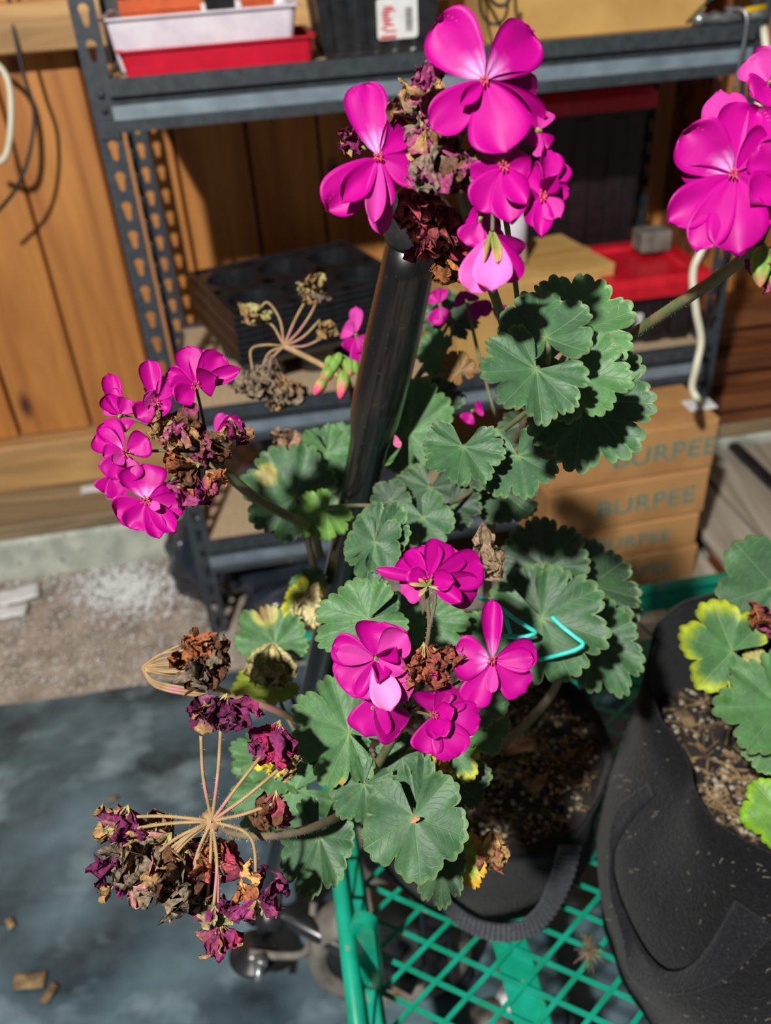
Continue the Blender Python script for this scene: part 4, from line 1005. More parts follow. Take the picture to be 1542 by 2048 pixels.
def bud(plant, x0, y0, x1, y1, d, w_, pink=.4, seed=0):
    o, t = P(x0, y0, d), P(x1, y1, d); ax = t - o; L_ = ax.length; k = d / FPX; A = ax.normalized(); e1 = A.orthogonal().normalized(); e2 = A.cross(e1); vs_, fs, cs = [], [], []; n = 12
    prof = [(.05, 0), (.55, .06), (.85, .18), (1, .38), (.9, .6), (.62, .8), (.35, .93), (.03, 1)]
    for (r, h) in prof:
        for i in range(n):
            a = 6.283 * i / n; q = r * w_ * k / 2 * (1 + .12 * math.cos(5 * a) * sm(.1, .6, h))
            vs_.append(o + A * (h * L_) + (e1 * math.cos(a) + e2 * math.sin(a)) * q)
            g = lerp(hexc('#4f7a2a'), hexc('#74963c'), .5 + .5 * math.cos(5 * a)); pk = hexc('#d8466e')
            cs.append(lerp(g, pk, sm(1 - pink - .15, 1 - pink + .25, h + .18 * math.cos(5 * a + 3.14))))
    fs = [(j * n + i, j * n + (i + 1) % n, (j + 1) * n + (i + 1) % n, (j + 1) * n + i) for j in range(len(prof) - 1) for i in range(n)]
    return mk('bud', vs_, fs, M['sepal'], plant, o, cs)
# ------------------------------------------------------------------ the tall plant
g1 = thing('geranium_plant', (B1.x, B1.y, .535), 'leggy geranium with magenta blossoms and dried flower heads around the black handle', 'plant')
base1 = V((B1.x, B1.y, .53)); STEMS = []
def woody(plant, pts, r0, r1, b, store):
    w_ = [V(b)] + [P(*p) for p in pts]; sp = spline(w_, 8)
    MB().tube(sp, [r0 + (r1 - r0) * i / (len(sp) - 1) for i in range(len(sp))], 9).obj('stem', M['stemd'], plant, smooth=True)
    store += sp
for k_, pts in enumerate([
    [(985, 1330, .90), (975, 1150, .82), (1000, 950, .76), (1060, 830, .64), (1085, 775, .57)],
    [(880, 1380, .92), (840, 1150, .86), (800, 930, .84), (830, 760, .80)],
    [(780, 1450, .94), (730, 1330, .92), (650, 1200, .88), (615, 1080, .82), (600, 1020, .79)],
    [(900, 1560, .84), (820, 1610, .70), (745, 1575, .62), (730, 1560, .60)],
    [(1060, 1440, .92), (1120, 1350, .80), (1100, 1255, .76)],
    [(800, 1500, .90), (680, 1480, .80), (600, 1500, .72)]]):
    woody(g1, pts, .0055, .0028, base1 + V((.02 * math.cos(k_ * 1.05), .02 * math.sin(k_ * 1.05), 0)), STEMS)
def nearest(o, store):
    return min(store, key=lambda s_: (s_ - o).length + max(0, s_.z - o.z + .012) * 3)
def add_leaf(plant, store, *a, **k):
    lf, o, n, u = leaf(plant, *a, **k); petiole(lf, o, n, u, nearest(o, store)); return lf
LV = [
 # upper right group
 (1150, 668, 1192, 556, .50, .015, 0, .92, 1, {'up': .1}),
 (1092, 675, 1070, 588, .465, .02, 0, .85, 0, {}),
 (1072, 738, 1000, 818, .45, -.01, 0, 1.05, 0, {'sinus': .7}),
 (1150, 745, 1222, 838, .485, -.015, 0, .92, 1, {}),
 (1168, 800, 1270, 915, .53, -.01, 0, 1.0, 0, {}),
 (926, 893, 912, 974, .55, -.015, 0, .95, 0, {'sinus': .6}),
 (1036, 912, 1058, 1003, .565, -.015, 0, .92, 0, {}),
 # behind the handle, middle
 (818, 866, 850, 748, .755, .0, 0, .85, 1, {}),
 (880, 705, 832, 712, .79, .0, 0, 1.1, 1, {}),
 (895, 640, 905, 585, .82, .01, 0, 1.1, 2, {}),
 (800, 880, 850, 925, .80, -.01, 0, 1.1, 1, {}),
 (860, 800, 900, 850, .80, 0, 0, 1.2, 2, {}),
 # left of the handle
 (590, 994, 530, 895, .80, .0, 0, .95, 0, {'spot': [(.35, .62, .15, '#8a7a4a')]}),
 (575, 1000, 500, 1040, .81, -.005, 0, .9, 0, {}),
 (655, 905, 690, 992, .82, 0, 0, .62, 1, {}),
 (640, 890, 605, 880, .83, 0, 0, 1.1, 0, {}),
 (652, 1026, 606, 1072, .74, -.01, 0, .95, 3, {'sinus': .5}),
 (690, 880, 672, 845, .86, 0, 0, 1.2, 1, {}),
 # middle, in front of the handle's lower part
 (750, 1082, 808, 1008, .60, .012, 0, .66, 0, {}),
 (750, 1084, 730, 1168, .598, -.01, 0, .72, 0, {}),
 (846, 1035, 872, 1100, .66, -.01, 0, .9, 0, {}),
 (736, 1238, 632, 1290, .57, 0, 0, .82, 1, {}),
 (742, 1234, 768, 1160, .575, .01, 0, .72, 0, {}),
 (848, 1240, 842, 1330, .68, -.01, 0, 1.1, 1, {}),
 (780, 1000, 800, 960, .72, 0, 0, 1.1, 2, {}),
 (905, 1010, 930, 1060, .72, -.01, 0, 1.2, 2, {}),
 (860, 975, 845, 1040, .74, -.01, 0, 1.2, 2, {}),
 (1005, 985, 980, 1050, .74, -.01, 0, 1.2, 2, {}),
 (955, 925, 965, 980, .72, -.01, 0, 1.2, 2, {}),
 (1060, 850, 1075, 905, .70, -.01, 0, 1.2, 2, {}),
 # right, lower
 (1082, 1236, 1150, 1370, .66, -.02, 0, .98, 0, {}),
 (1082, 1236, 1040, 1130, .70, .02, 0, 1.0, 2, {}),
 (1195, 1275, 1248, 1395, .73, -.02, 0, .72, 0, {}),
 (1090, 1135, 1080, 1035, .73, .02, 0, .95, 2, {}),
 (1180, 1170, 1250, 1120, .76, .02, 0, 1.1, 2, {}),
 (1200, 1210, 1280, 1240, .78, .0, 0, 1.0, 2, {}),
 (985, 1280, 925, 1330, .69, -.01, 0, 1.0, 1, {}),
 # lower left
 (698, 1466, 582, 1400, .57, .0, 0, .92, 1, {'spot': [(1.9, .75, .04, '#b88a4a')]}),
 (680, 1480, 620, 1535, .585, -.01, 0, 1.0, 0, {}),
 (728, 1568, 675, 1640, .56, -.01, 0, .88, 0, {}),
 (803, 1512, 752, 1545, .585, 0, 0, .95, 0, {}),
 (828, 1634, 842, 1772, .53, -.015, 0, .98, 0, {'up': .35}),
 (838, 1640, 850, 1508, .545, .02, 0, .62, 0, {'up': .35}),
 (638, 1672, 612, 1802, .57, -.02, 0, .70, 0, {}),
 (590, 1580, 452, 1610, .68, .0, 0, .74, 1, {}),
 (560, 1530, 455, 1490, .69, .0, 0, .6, 1, {}),
 (550, 1290, 480, 1225, .76, .0, 0, .8, 1, {'spot': [(-.5, .7, .22, '#9a8458')]}),
 (540, 1370, 455, 1395, .75, -.01, 0, .62, 4, {}),
 (620, 1180, 580, 1160, .84, 0, 0, 1.2, 1, {}),
 (610, 1200, 580, 1262, .83, -.01, 0, .7, 4, {'edge': '#b8b020'}),
 # below the lower blossom
 (960, 1400, 1020, 1425, .62, -.01, 0, 1.0, 0, {}),
 (960, 1440, 985, 1510, .63, -.02, 0, .8, 1, {}),
 (900, 1500, 950, 1560, .62, -.01, 0, .8, 1, {'edge': '#a8a832'}),
 (905, 1560, 965, 1610, .63, -.01, 0, 1.1, 2, {}),
 (880, 1720, 885, 1826, .58, -.02, 0, .6, 2, {}),
 (920, 1700, 955, 1780, .60, -.01, 0, .6, 4, {'edge': '#b58a20'}),
 (920, 740, 900, 700, .76, 0, 0, .8, 5, {}),
]
for (cx, cy, tx, ty, d, dd, ro, w_, col, kw) in LV:
    add_leaf(g1, STEMS, cx, cy, tx, ty, d, dd, ro, w_, col, **kw)
# withered leaves
def dry_leaf(plant, x0, y0, x1, y1, d, w_, cols, seed, n=3):
    o, t = P(x0, y0, d), P(x1, y1, d); k = d / FPX; V_, F_, C_ = [], [], []
    for i in range(n):
        vs_, fs, cs, fm = petal_geo(o, t + RGT * random.Random(seed + i).uniform(-.008, .008) + FWD * .004 * i, w_ * k, seed + i * 5, cup=.5, bend=.1, col=cols[i % len(cols)], tipcol=cols[(i + 1) % len(cols)], ruf=.25, crumple=.007, nu=16, nv=12, roll=(i - 1) * 25)
        b = len(V_); V_ += vs_; F_ += [tuple(q + b for q in f) for f in fs]; C_ += cs
    return mk('withered_leaf', V_, F_, M['dry'], plant, o, C_)
CRM, OLV = hexc('#b0a470'), hexc('#8d8a58')
dry_leaf(g1, 965, 1045, 990, 1160, .62, 55, [hexc('#6e5d48'), hexc('#857058')], 3)
dry_leaf(g1, 545, 1285, 530, 1372, .72, 95, [OLV, CRM], 5)
dry_leaf(g1, 635, 1165, 610, 1255, .78, 55, [CRM, hexc('#c0b58a')], 7)
dry_leaf(g1, 985, 1660, 985, 1740, .60, 70, [hexc('#a08a50'), hexc('#7a4a3a')], 9)
dry_leaf(g1, 900, 1505, 870, 1530, .61, 40, [hexc('#a8842a'), hexc('#b8a040')], 11, 2)
dry_leaf(g1, 590, 860, 575, 900, .84, 75, [hexc('#6e5744'), hexc('#8a7058')], 13)
dry_leaf(g1, 555, 1500, 540, 1555, .66, 60, [hexc('#b5a02a'), hexc('#c8b840')], 15, 2)
# ------------------------------------------------------------------ upper flower head
S1 = {'streak': 1.0}
stalk(g1, [(912, 325, .425), (934, 430, .45), (965, 530, .50), (1000, 625, .56), (1030, 740, .64), (1060, 820, .70)], .0030, hair=260)
stalk(g1, [(1012, 440, .50), (1026, 530, .54), (1036, 610, .58), (1045, 700, .65)], .0017, 'stemd', 'pedicel')
HUB = (910, 320, .425)
floret(g1, 970, 160, .405, [
    (868, 32, 122, .0, {'streak': 1.0, 'roll': -6, 'cup': .12}), (1078, 55, 112, .006, {'streak': .8, 'cup': .12}),
    (866, 256, 84, -.004, {'cup': .2}), (1012, 300, 118, -.008, {'cup': .2, 'blunt': 4.5}),
    (1082, 190, 70, .016, {'col': MAG2}), (1084, 262, 84, .010, {'cup': .35}),
    (1058, 232, 52, -.004, {'cup': .5, 'roll': 25}), (925, 205, 34, -.008, {'cup': .6})])
floret(g1, 1078, 262, .41, [(1098, 215, 40, .01, {'flip': True}), (1092, 300, 46, .0, {'cup': .7}), (1055, 285, 36, -.004, {}), (1075, 310, 30, -.005, {'flip': True, 'roll': 40})], stam=False)
floret(g1, 757, 314, .43, [
    (722, 162, 90, .004, {'streak': 1.0, 'cup': .25, 'bend': .0}), (822, 240, 72, .006, {'cup': .45}), (842, 352, 66, .0, {'cup': .3}),
    (652, 418, 92, -.004, {'cup': .15}), (688, 398, 58, -.012, {'cup': .5}), (748, 440, 42, -.010, {'cup': .6, 'flip': True}),
    (780, 410, 34, -.004, {'cup': .6}), (762, 472, 52, .006, {'flip': True, 'bend': .0})])
floret(g1, 1008, 332, .408, [
    (955, 420, 80, .0, {}), (1022, 440, 78, -.006, {}), (1062, 345, 62, .0, {'cup': .5}), (985, 285, 60, .01, {'streak': .8}), (1052, 295, 58, .008, {}), (940, 360, 60, .008, {}), (1050, 405, 52, -.01, {'cup': .6})])
floret(g1, 1085, 392, .405, [
    (1105, 292, 58, .004, {'cup': .6, 'roll': 30}), (1132, 318, 56, .008, {}), (1140, 378, 44, .0, {'cup': .6, 'blunt': 1.8}), (1118, 432, 48, -.008, {'flip': True}), (1085, 468, 50, -.006, {'cup': .6, 'blunt': 2}), (1062, 452, 46, .0, {}), (1060, 330, 56, .004, {'cup': .5, 'roll': -30}), (1112, 352, 40, -.012, {'cup': .8}), (1050, 400, 56, .008, {})])
floret(g1, 960, 440, .43, [(935, 490, 64, 0, {}), (985, 500, 66, .0, {}), (930, 430, 60, .01, {}), (1005, 440, 60, .01, {})], stam=False)
# drooping fading floret
fd = floret(g1, 985, 468, .412, [
    (940, 592, 78, .0, {'flip': True, 'bend': -.1, 'col': PNK, 'tipcol': hexc('#d868b0')}), (985, 590, 80, -.008, {'flip': True, 'bend': -.1, 'col': hexc('#e079bd')}), (1040, 520, 62, .010, {'cup': .5}), (1036, 565, 56, .004, {'cup': .6}), (955, 575, 60, .012, {})], stam=False, name='drooping_floret')
o_ = P(985, 462, .411); mb = MB()
vs2, fs2, cs2 = [], [], []
for i in range(5):
    a = 6.283 * i / 5; out = RGT * math.cos(a) - FWD * math.sin(a); t_ = o_ - UPV * .016 + out * .008
    vs_, fs, cs, fm = petal_geo(o_ + UPV * .001, t_, .006, i, hint=out, col=hexc('#6e7a34'), tipcol=hexc('#9a7a4a'), blunt=1.8, nu=7, nv=4)
    b = len(vs2); vs2 += vs_; fs2 += [tuple(q + b for q in f) for f in fs]; cs2 += cs
mk('calyx', vs2, fs2, M['sepal'], fd, None, cs2)
stalk(g1, [(912, 328, .43), (950, 368, .415), (978, 385, .411), (985, 420, .41), (985, 462, .41)], .0010, 'stemd', 'pedicel')
for (x, y, d) in [(965, 170, .41), (757, 320, .435), (1008, 335, .412), (1080, 390, .41), (860, 250, .43), (880, 380, .43)]:
    stalk(g1, [(910, 322, .427), ((910 + x) / 2, (320 + y) / 2 - 8, d + .002), (x, y, d + .003)], .0009, 'stemd', 'pedicel')
wc = [ROSE, BRN, TAN, DPUR]
for i, (a, b, c, e, d, w_, cl) in enumerate([
    (862, 215, 852, 135, .43, 52, [DPUR, ROSE]), (845, 250, 838, 170, .428, 60, [ROSE, TAN, GREYB]), (858, 255, 880, 345, .425, 60, [BRN, ROSE, TAN]),
    (880, 300, 862, 390, .42, 62, [BRN, GREYB, ROSE]), (905, 330, 955, 352, .425, 56, [ROSE, BRN, DPUR]), (728, 296, 690, 278, .45, 42, [TAN, DPUR]), (800, 225, 782, 212, .43, 34, [RUST, BRN]),
    (870, 300, 850, 240, .432, 50, [GREYB, ROSE])]):
    wilted(g1, a, b, c, e, d, w_, cl, seed=i, n=6, crumple=.005)
wilted(g1, 888, 418, 835, 478, .47, 92, [hexc('#6a2038'), hexc('#8a3444'), hexc('#7a3a3a')], seed=31, n=9, crumple=.009, spread=.6)
wilted(g1, 862, 440, 895, 500, .475, 82, [hexc('#7a2a40'), hexc('#9a5048')], seed=32, n=7, crumple=.008, spread=.6)
wilted(g1, 880, 490, 918, 575, .48, 42, [hexc('#9a6030'), hexc('#6e4426')], seed=33, n=4, crumple=.005, spread=.3)
stalk(g1, [(905, 335, .43), (850, 405, .455), (838, 470, .47)], .0008, 'stemd', 'pedicel')
# small blossoms behind
floret(g1, 712, 670, .80, [(685, 655, 42, 0, {'flip': True}), (712, 612, 30, 0, {'flip': True}), (700, 705, 44, 0, {}), (722, 735, 40, 0, {}), (735, 690, 40, .0, {})], stam=False)
floret(g1, 880, 610, .80, [(860, 585, 36, 0, {}), (882, 575, 30, 0, {}), (868, 650, 34, 0, {}), (890, 640, 34, 0, {})], stam=False)
floret(g1, 935, 608, .79, [(910, 595, 36, 0, {}), (945, 585, 36, 0, {}), (985, 620, 34, 0, {}), (1020, 635, 36, 0, {'bx': 985, 'by': 615}), (955, 640, 34, 0, {})], stam=False)
floret(g1, 1088, 690, .66, [(1082, 735, 28, 0, {'flip': True}), (1100, 660, 24, 0, {})], stam=False)
floret(g1, 945, 822, .78, [(930, 845, 34, 0, {}), (965, 815, 34, 0, {})], stam=False)
stalk(g1, [(712, 672, .803), (760, 740, .83), (805, 850, .84)], .0016, 'stem', 'pedicel'); stalk(g1, [(880, 612, .803), (905, 660, .81), (850, 800, .82)], .0016, 'stem', 'pedicel'); stalk(g1, [(935, 610, .793), (960, 720, .78), (1010, 900, .76)], .0016, 'stem', 'pedicel')
# ------------------------------------------------------------------ right flower head
stalk(g1, [(1522, 490, .43), (1450, 545, .455), (1350, 612, .49), (1262, 672, .53), (1190, 730, .58), (1110, 790, .66)], (.0032, .0036), hair=420)
floret(g1, 1468, 348, .41, [
    (1366, 262, 112, -.006, {'streak': 1.0, 'cup': .2}), (1440, 165, 92, .016, {'flip': True}), (1520, 205, 140, .002, {'cup': .2, 'col': MAG}), (1345, 440, 86, -.004, {'cup': .15}),
    (1398, 492, 84, -.006, {'cup': .2}), (1478, 500, 118, -.010, {'cup': .25}), (1360, 350, 40, .004, {'cup': .7, 'col': MAG2}), (1560, 440, 110, -.006, {'cup': .3}), (1560, 300, 130, .0, {'cup': .2})])
floret(g1, 1540, 165, .42, [(1500, 110, 80, 0, {'flip': True}), (1560, 90, 90, 0, {}), (1510, 190, 80, -.004, {})], stam=False)
floret(g1, 1565, 350, .405, [(1520, 290, 90, -.006, {'cup': .3}), (1510, 400, 90, -.008, {'cup': .3}), (1600, 300, 90, 0, {}), (1590, 440, 90, 0, {})], stam=False)
bud(g1, 1525, 490, 1520, 575, .425, 42, .1); wilted(g1, 1540, 500, 1540, 560, .43, 40, [DPUR, ROSE], seed=71, n=4)
bud(g1, 1545, 500, 1548, 585, .428, 26, .2)
for (x, y, d) in [(1468, 352, .415), (1540, 170, .425), (1560, 350, .41)]: stalk(g1, [(1522, 490, .432), ((1522 + x) / 2 + 8, (490 + y) / 2, d + .008), (x, y, d + .003)], .0009, 'stemd', 'pedicel')
# ------------------------------------------------------------------ left flower head
stalk(g1, [(418, 905, .57), (455, 948, .585), (515, 998, .62), (585, 1037, .68), (625, 1060, .76), (640, 1110, .82)], (.0034, .0040), hair=260)
floret(g1, 392, 772, .56, [(372, 690, 58, .0, {'cup': .3}), (408, 695, 52, .006, {}), (448, 708, 66, .004, {'cup': .2}), (478, 738, 40, -.006, {'cup': .6, 'blunt': 2}), (430, 755, 62, -.012, {'cup': .5, 'col': MAG2}), (340, 775, 56, -.004, {'cup': .4}), (352, 800, 50, -.010, {'cup': .4}), (330, 745, 44, .0, {'cup': .5})])
floret(g1, 312, 805, .555, [(296, 718, 46, .0, {'cup': .5}), (318, 745, 40, .006, {'flip': True}), (345, 760, 44, .004, {}), (270, 835, 50, -.004, {'cup': .5}), (290, 790, 40, -.008, {'flip': True}), (340, 820, 40, -.004, {})])
floret(g1, 240, 832, .56, [(216, 745, 38, .0, {'cup': .6}), (208, 790, 40, -.004, {'cup': .5}), (262, 800, 46, .0, {}), (205, 815, 24, .004, {'flip': True}), (250, 860, 48, -.004, {}), (222, 775, 34, .0, {'cup': .5})], stam=False)
floret(g1, 250, 905, .55, [(186, 868, 58, .002, {'streak': .6, 'cup': .2}), (205, 838, 52, .006, {}), (298, 880, 60, -.002, {'cup': .2}), (205, 912, 52, -.002, {'cup': .3}), (215, 955, 60, -.004, {}), (262, 965, 56, -.004, {}), (228, 925, 32, -.008, {'flip': True})])
floret(g1, 292, 1002, .545, [(284, 926, 96, .004, {'streak': .9, 'cup': .12}), (228, 1030, 66, -.002, {'cup': .3}), (262, 1058, 62, -.006, {'cup': .4}), (318, 1075, 44, -.006, {'cup': .4}), (348, 1062, 46, -.008, {'cup': .5}), (368, 1020, 62, .0, {'cup': .4}), (345, 990, 50, .002, {}), (316, 1015, 20, -.012, {'flip': True, 'col': PNK})])
floret(g1, 430, 880, .56, [(402, 880, 38, -.004, {'flip': True}), (450, 825, 34, .0, {'flip': True}), (480, 835, 38, .0, {}), (465, 845, 30, -.004, {})], stam=False)
floret(g1, 222, 950, .565, [(205, 985, 46, 0, {}), (240, 995, 50, 0, {}), (215, 920, 40, 0, {})], stam=False)
for (x, y, d) in [(392, 775, .563), (312, 808, .56), (245, 830, .563), (252, 905, .553), (295, 1000, .55), (345, 850, .565), (470, 860, .565), (385, 960, .56), (405, 985, .56)]:
    stalk(g1, [(420, 906, .572), ((420 + x) / 2, (906 + y) / 2 - 4, d + .008), (x, y, d + .002)], .0010, 'stem', 'pedicel')
for i, (a, b, c, e, d, w_, cl) in enumerate([
    (345, 840, 300, 858, .56, 52, [TAN, ROSE]), (365, 850, 375, 905, .558, 54, [ROSE, DPUR, TAN]), (340, 830, 395, 860, .562, 48, [ROSE, BRN]), (460, 838, 470, 890, .56, 46, [TAN, BRN, DPUR]), (410, 880, 425, 930, .562, 50, [BRN, ROSE]),
    (395, 930, 345, 965, .556, 62, [TAN, RUST, BRN]), (392, 955, 372, 1010, .554, 56, [DPUR, ROSE, TAN]), (415, 945, 440, 980, .556, 46, [ROSE, RUST]), (330, 775, 295, 800, .563, 36, [TAN, RUST])]):
    wilted(g1, a, b, c, e, d, w_, cl, seed=40 + i, n=6, crumple=.005)
# ------------------------------------------------------------------ lower middle flower head
stalk(g1, [(820, 1420, .53), (790, 1470, .54), (760, 1520, .57), (735, 1565, .605)], .0030, hair=120)
for (x, y) in [(853, 1172), (868, 1180)]:
    stalk(g1, [(848, 1330, .52), (858, 1260, .505), (x + 2, 1205, .50), (x, y, .498)], .0012, 'stemd', 'pedicel', hair=60)
fl_ = floret(g1, 858, 1160, .495, [
    (752, 1140, 30, -.004, {'cup': .6, 'blunt': 2}), (800, 1112, 66, .012, {}), (842, 1088, 84, .014, {'cup': .2}), (905, 1086, 92, .012, {'cup': .2}), (972, 1130, 86, .008, {'cup': .2}), (960, 1190, 78, .006, {'cup': .2, 'col': MAG2}), (922, 1202, 38, -.012, {'cup': .6}), (802, 1188, 60, .006, {'flip': True}), (905, 1160, 44, -.010, {'cup': .6}), (815, 1150, 44, -.006, {'cup': .4})])
vs2, fs2, cs2 = [], [], []
for i, (x, y) in enumerate([(818, 1168), (838, 1158), (862, 1158), (838, 1192), (890, 1180), (925, 1185)]):
    vs_, fs, cs, fm = petal_geo(P(855, 1172, .492), P(x, y, .488), 10 * .49 / FPX, i, col=hexc('#6e7a34'), tipcol=hexc('#9a8a4a'), blunt=1.6, nu=6, nv=3)
    b = len(vs2); vs2 += vs_; fs2 += [tuple(q + b for q in f) for f in fs]; cs2 += cs
mk('calyx', vs2, fs2, M['sepal'], fl_, None, cs2)
floret(g1, 752, 1318, .50, [
    (660, 1290, 66, .004, {'flip': False, 'cup': .3}), (672, 1305, 44, -.006, {'flip': True}), (768, 1242, 110, .006, {'cup': .35}), (675, 1372, 92, .0, {'cup': .2}), (815, 1268, 70, -.004, {'flip': True, 'cup': .5}), (840, 1330, 70, .004, {'cup': .4}),
    (722, 1400, 54, -.004, {'cup': .3}), (782, 1425, 62, -.016, {'flip': True, 'cup': .35, 'col': hexc('#f09ad0'), 'bend': -.05}), (815, 1400, 72, -.008, {'flip': True, 'cup': .4}), (790, 1300, 44, -.014, {'cup': .8, 'roll': 40}), (760, 1360, 40, -.012, {'cup': .8, 'roll': -30}), (812, 1340, 44, -.010, {'cup': .6, 'flip': True})], stam=False)
floret(g1, 745, 1415, .51, [(732, 1475, 92, .0, {'bx': 752, 'by': 1392, 'cup': .15}), (805, 1468, 84, .004, {'cup': .2, 'col': MAG2})], stam=False)
floret(g1, 985, 1322, .50, [
    (984, 1197, 44, .004, {'cup': .9, 'streak': .5}), (906, 1312, 92, .0, {'streak': .7, 'cup': .25}), (1076, 1300, 62, .0, {'cup': .6}), (938, 1412, 58, -.004, {'cup': .4, 'blunt': 6}), (1052, 1385, 64, -.002, {'cup': .3, 'blunt': 6}), (984, 1385, 26, -.010, {'flip': True}), (1068, 1320, 52, -.006, {'flip': False, 'cup': .2})])
floret(g1, 868, 1430, .495, [
    (868, 1382, 84, .006, {'cup': .3, 'col': MAG2}), (918, 1378, 70, .006, {'cup': .4, 'col': MAG2}), (964, 1440, 72, .0, {'cup': .25}), (918, 1516, 82, -.006, {'cup': .2}), (848, 1508, 58, -.004, {'cup': .3, 'blunt': 6}), (890, 1470, 46, -.012, {'cup': .5}), (868, 1478, 40, -.010, {'cup': .5}), (905, 1420, 40, -.008, {'cup': .4})])
wilted(g1, 848, 1290, 858, 1370, .498, 66, [hexc('#9a5a42'), hexc('#7a4030')], seed=61, n=6, crumple=.006)
wilted(g1, 868, 1300, 885, 1350, .503, 58, [hexc('#b0347a'), BRN], seed=62, n=5)
for (x, y, d) in [(985, 1325, .505), (752, 1320, .505), (868, 1432, .50), (745, 1412, .513), (855, 1310, .505)]:
    stalk(g1, [(820, 1420, .532), ((820 + x) / 2, (1420 + y) / 2, d + .012), (x, y, d + .003)], .0009, 'stemd', 'pedicel')
# ------------------------------------------------------------------ dried flower heads
stalk(g1, [(432, 1648, .505), (470, 1668, .508), (545, 1672, .515), (625, 1655, .535), (690, 1624, .575), (735, 1580, .64)], (.0021, .0030), 'stemd', hair=600)
ped = [(402, 1472, 'g'), (442, 1448, 'g'), (522, 1512, 'g'), (556, 1540, 'g'), (545, 1608, 'g'), (240, 1635, 'g'), (215, 1668, 'g'), (300, 1720, 'g'), (285, 1760, 'g'), (330, 1740, 'g'), (380, 1800, 'g'), (412, 1830, 'g'), (428, 1810, 'g'), (435, 1850, 'g'), (512, 1790, 'g'), (350, 1700, 'g'), (385, 1740, 'g')]
for i, (x, y, _) in enumerate(ped):
    bend = [(-6, 0), (3, 0), (0, -2), (0, 4), (0, 4), (0, -6), (0, -6), (-10, -4), (-8, -8), (-8, -4), (-8, 0), (2, 0), (8, 0), (6, 0), (34, -40), (-6, -2), (-4, 0)][i]
    stalk(g1, [(424, 1642, .503), ((424 + x) / 2 + bend[0], (1642 + y) / 2 + bend[1], .497), (x, y, .500 + .004 * (i % 3 - 1))], .00105, 'stemdry', 'pedicel', hair=40, n=6)
MB().lathe(P(424, 1644, .505), [(.0005, -.005), (.0045, -.003), (.006, 0), (.004, .003), (.0005, .005)], 12, ax=CAM - P(424, 1644, .5), wob=.5).obj('umbel_hub', M['stemdry'], g1, smooth=True)
DM = [hexc('#6c2650'), hexc('#521a3a'), hexc('#70405a')]
for i, (a, b, c, e, d, w_, cl, n, cr) in enumerate([
    (452, 1392, 428, 1450, .50, 72, DM, 6, .006), (455, 1400, 505, 1450, .498, 50, [hexc('#8a2858'), DM[1]], 3, .005), (450, 1400, 385, 1452, .50, 44, [TAN, DM[1]], 3, .004),
    (558, 1445, 532, 1510, .52, 52, [hexc('#861c44'), DM[0]], 5, .006), (560, 1450, 560, 1540, .518, 44, [DM[0], hexc('#96284a')], 4, .006), (572, 1530, 598, 1540, .515, 36, [GREYB, TAN], 4, .004),
    (552, 1585, 548, 1650, .503, 50, [hexc('#8a3a4a'), BRN, GREYB], 6, .005), (255, 1615, 235, 1680, .50, 66, [DM[0], DM[1], TAN], 6, .006), (235, 1650, 190, 1685, .498, 30, [OLV, TAN], 3, .003),
    (250, 1690, 228, 1770, .502, 46, [DM[0], DM[1]], 4, .006), (225, 1770, 195, 1800, .502, 30, [TAN, RUST], 3, .004),
    (340, 1670, 280, 1760, .506, 120, [GREYB, TAN, hexc('#9a6a60')], 8, .010), (370, 1690, 330, 1780, .505, 110, [GREYB, BRN, TAN], 8, .010), (310, 1650, 260, 1720, .508, 80, [GREYB, TAN], 6, .008), (385, 1740, 388, 1818, .504, 48, [GREYB, BRN], 5, .006),
    (425, 1670, 425, 1760, .507, 66, [hexc('#a04a4a'), DM[1], RUST], 6, .006), (440, 1680, 455, 1740, .509, 50, [hexc('#9a3a50'), RUST], 5, .005),
    (515, 1795, 475, 1750, .498, 50, [RUST, hexc('#c08a50')], 3, .004), (518, 1795, 555, 1750, .5, 44, [DM[1], ROSE], 3, .005), (518, 1798, 560, 1812, .498, 46, [DM[1], ROSE], 3, .005), (512, 1800, 470, 1830, .498, 40, [DM[0], ROSE], 3, .005), (515, 1800, 512, 1838, .495, 24, [TAN, OLV], 2, .002),
    (432, 1815, 425, 1850, .5, 46, [OLV, DM[0]], 4, .004), (440, 1850, 440, 1905, .498, 54, [DM[0], hexc('#90284c'), TAN], 6, .005), (445, 1830, 470, 1800, .5, 40, [DM[1], DM[0]], 3, .004)]):
    wilted(g1, a, b, c, e, d, w_, cl, seed=80 + i, n=n, crumple=cr, calyx=(n > 3), spread=.42)
# upper dried head of the lower left
stalk(g1, [(290, 1338, .60), (380, 1358, .61), (470, 1392, .63), (560, 1425, .66), (640, 1465, .74)], (.0022, .0028), 'stemdry', hair=200)
for i, (x, y) in enumerate([(370, 1300), (385, 1310), (395, 1325), (400, 1330), (360, 1290), (420, 1345), (380, 1345)]):
    stalk(g1, [(284, 1334, .60), ((284 + x) / 2 - 6, (1334 + y) / 2 - 8 + i * 2, .596), (x, y, .598)], .0009, 'stemdry', 'pedicel', n=6)
for i in range(3):
    stalk(g1, [(284, 1336, .60), (310, 1372 - i * 5, .598), (370, 1388 - i * 6, .60), (415, 1392 - i * 4, .605)], .0011, 'stemdry', 'pedicel', n=6)
for i, (a, b, c, e, w_, cl) in enumerate([(372, 1290, 400, 1320, 60, [RUST, BRN]), (390, 1310, 425, 1345, 70, [GREYB, BRN]), (415, 1320, 448, 1330, 56, [GREYB, BRN]), (400, 1330, 425, 1358, 40, [BRN, GREYB]), (375, 1300, 395, 1285, 30, [RUST, TAN])]):
    wilted(g1, a, b, c, e, .60, w_, cl, seed=120 + i, n=6, crumple=.007, calyx=False)
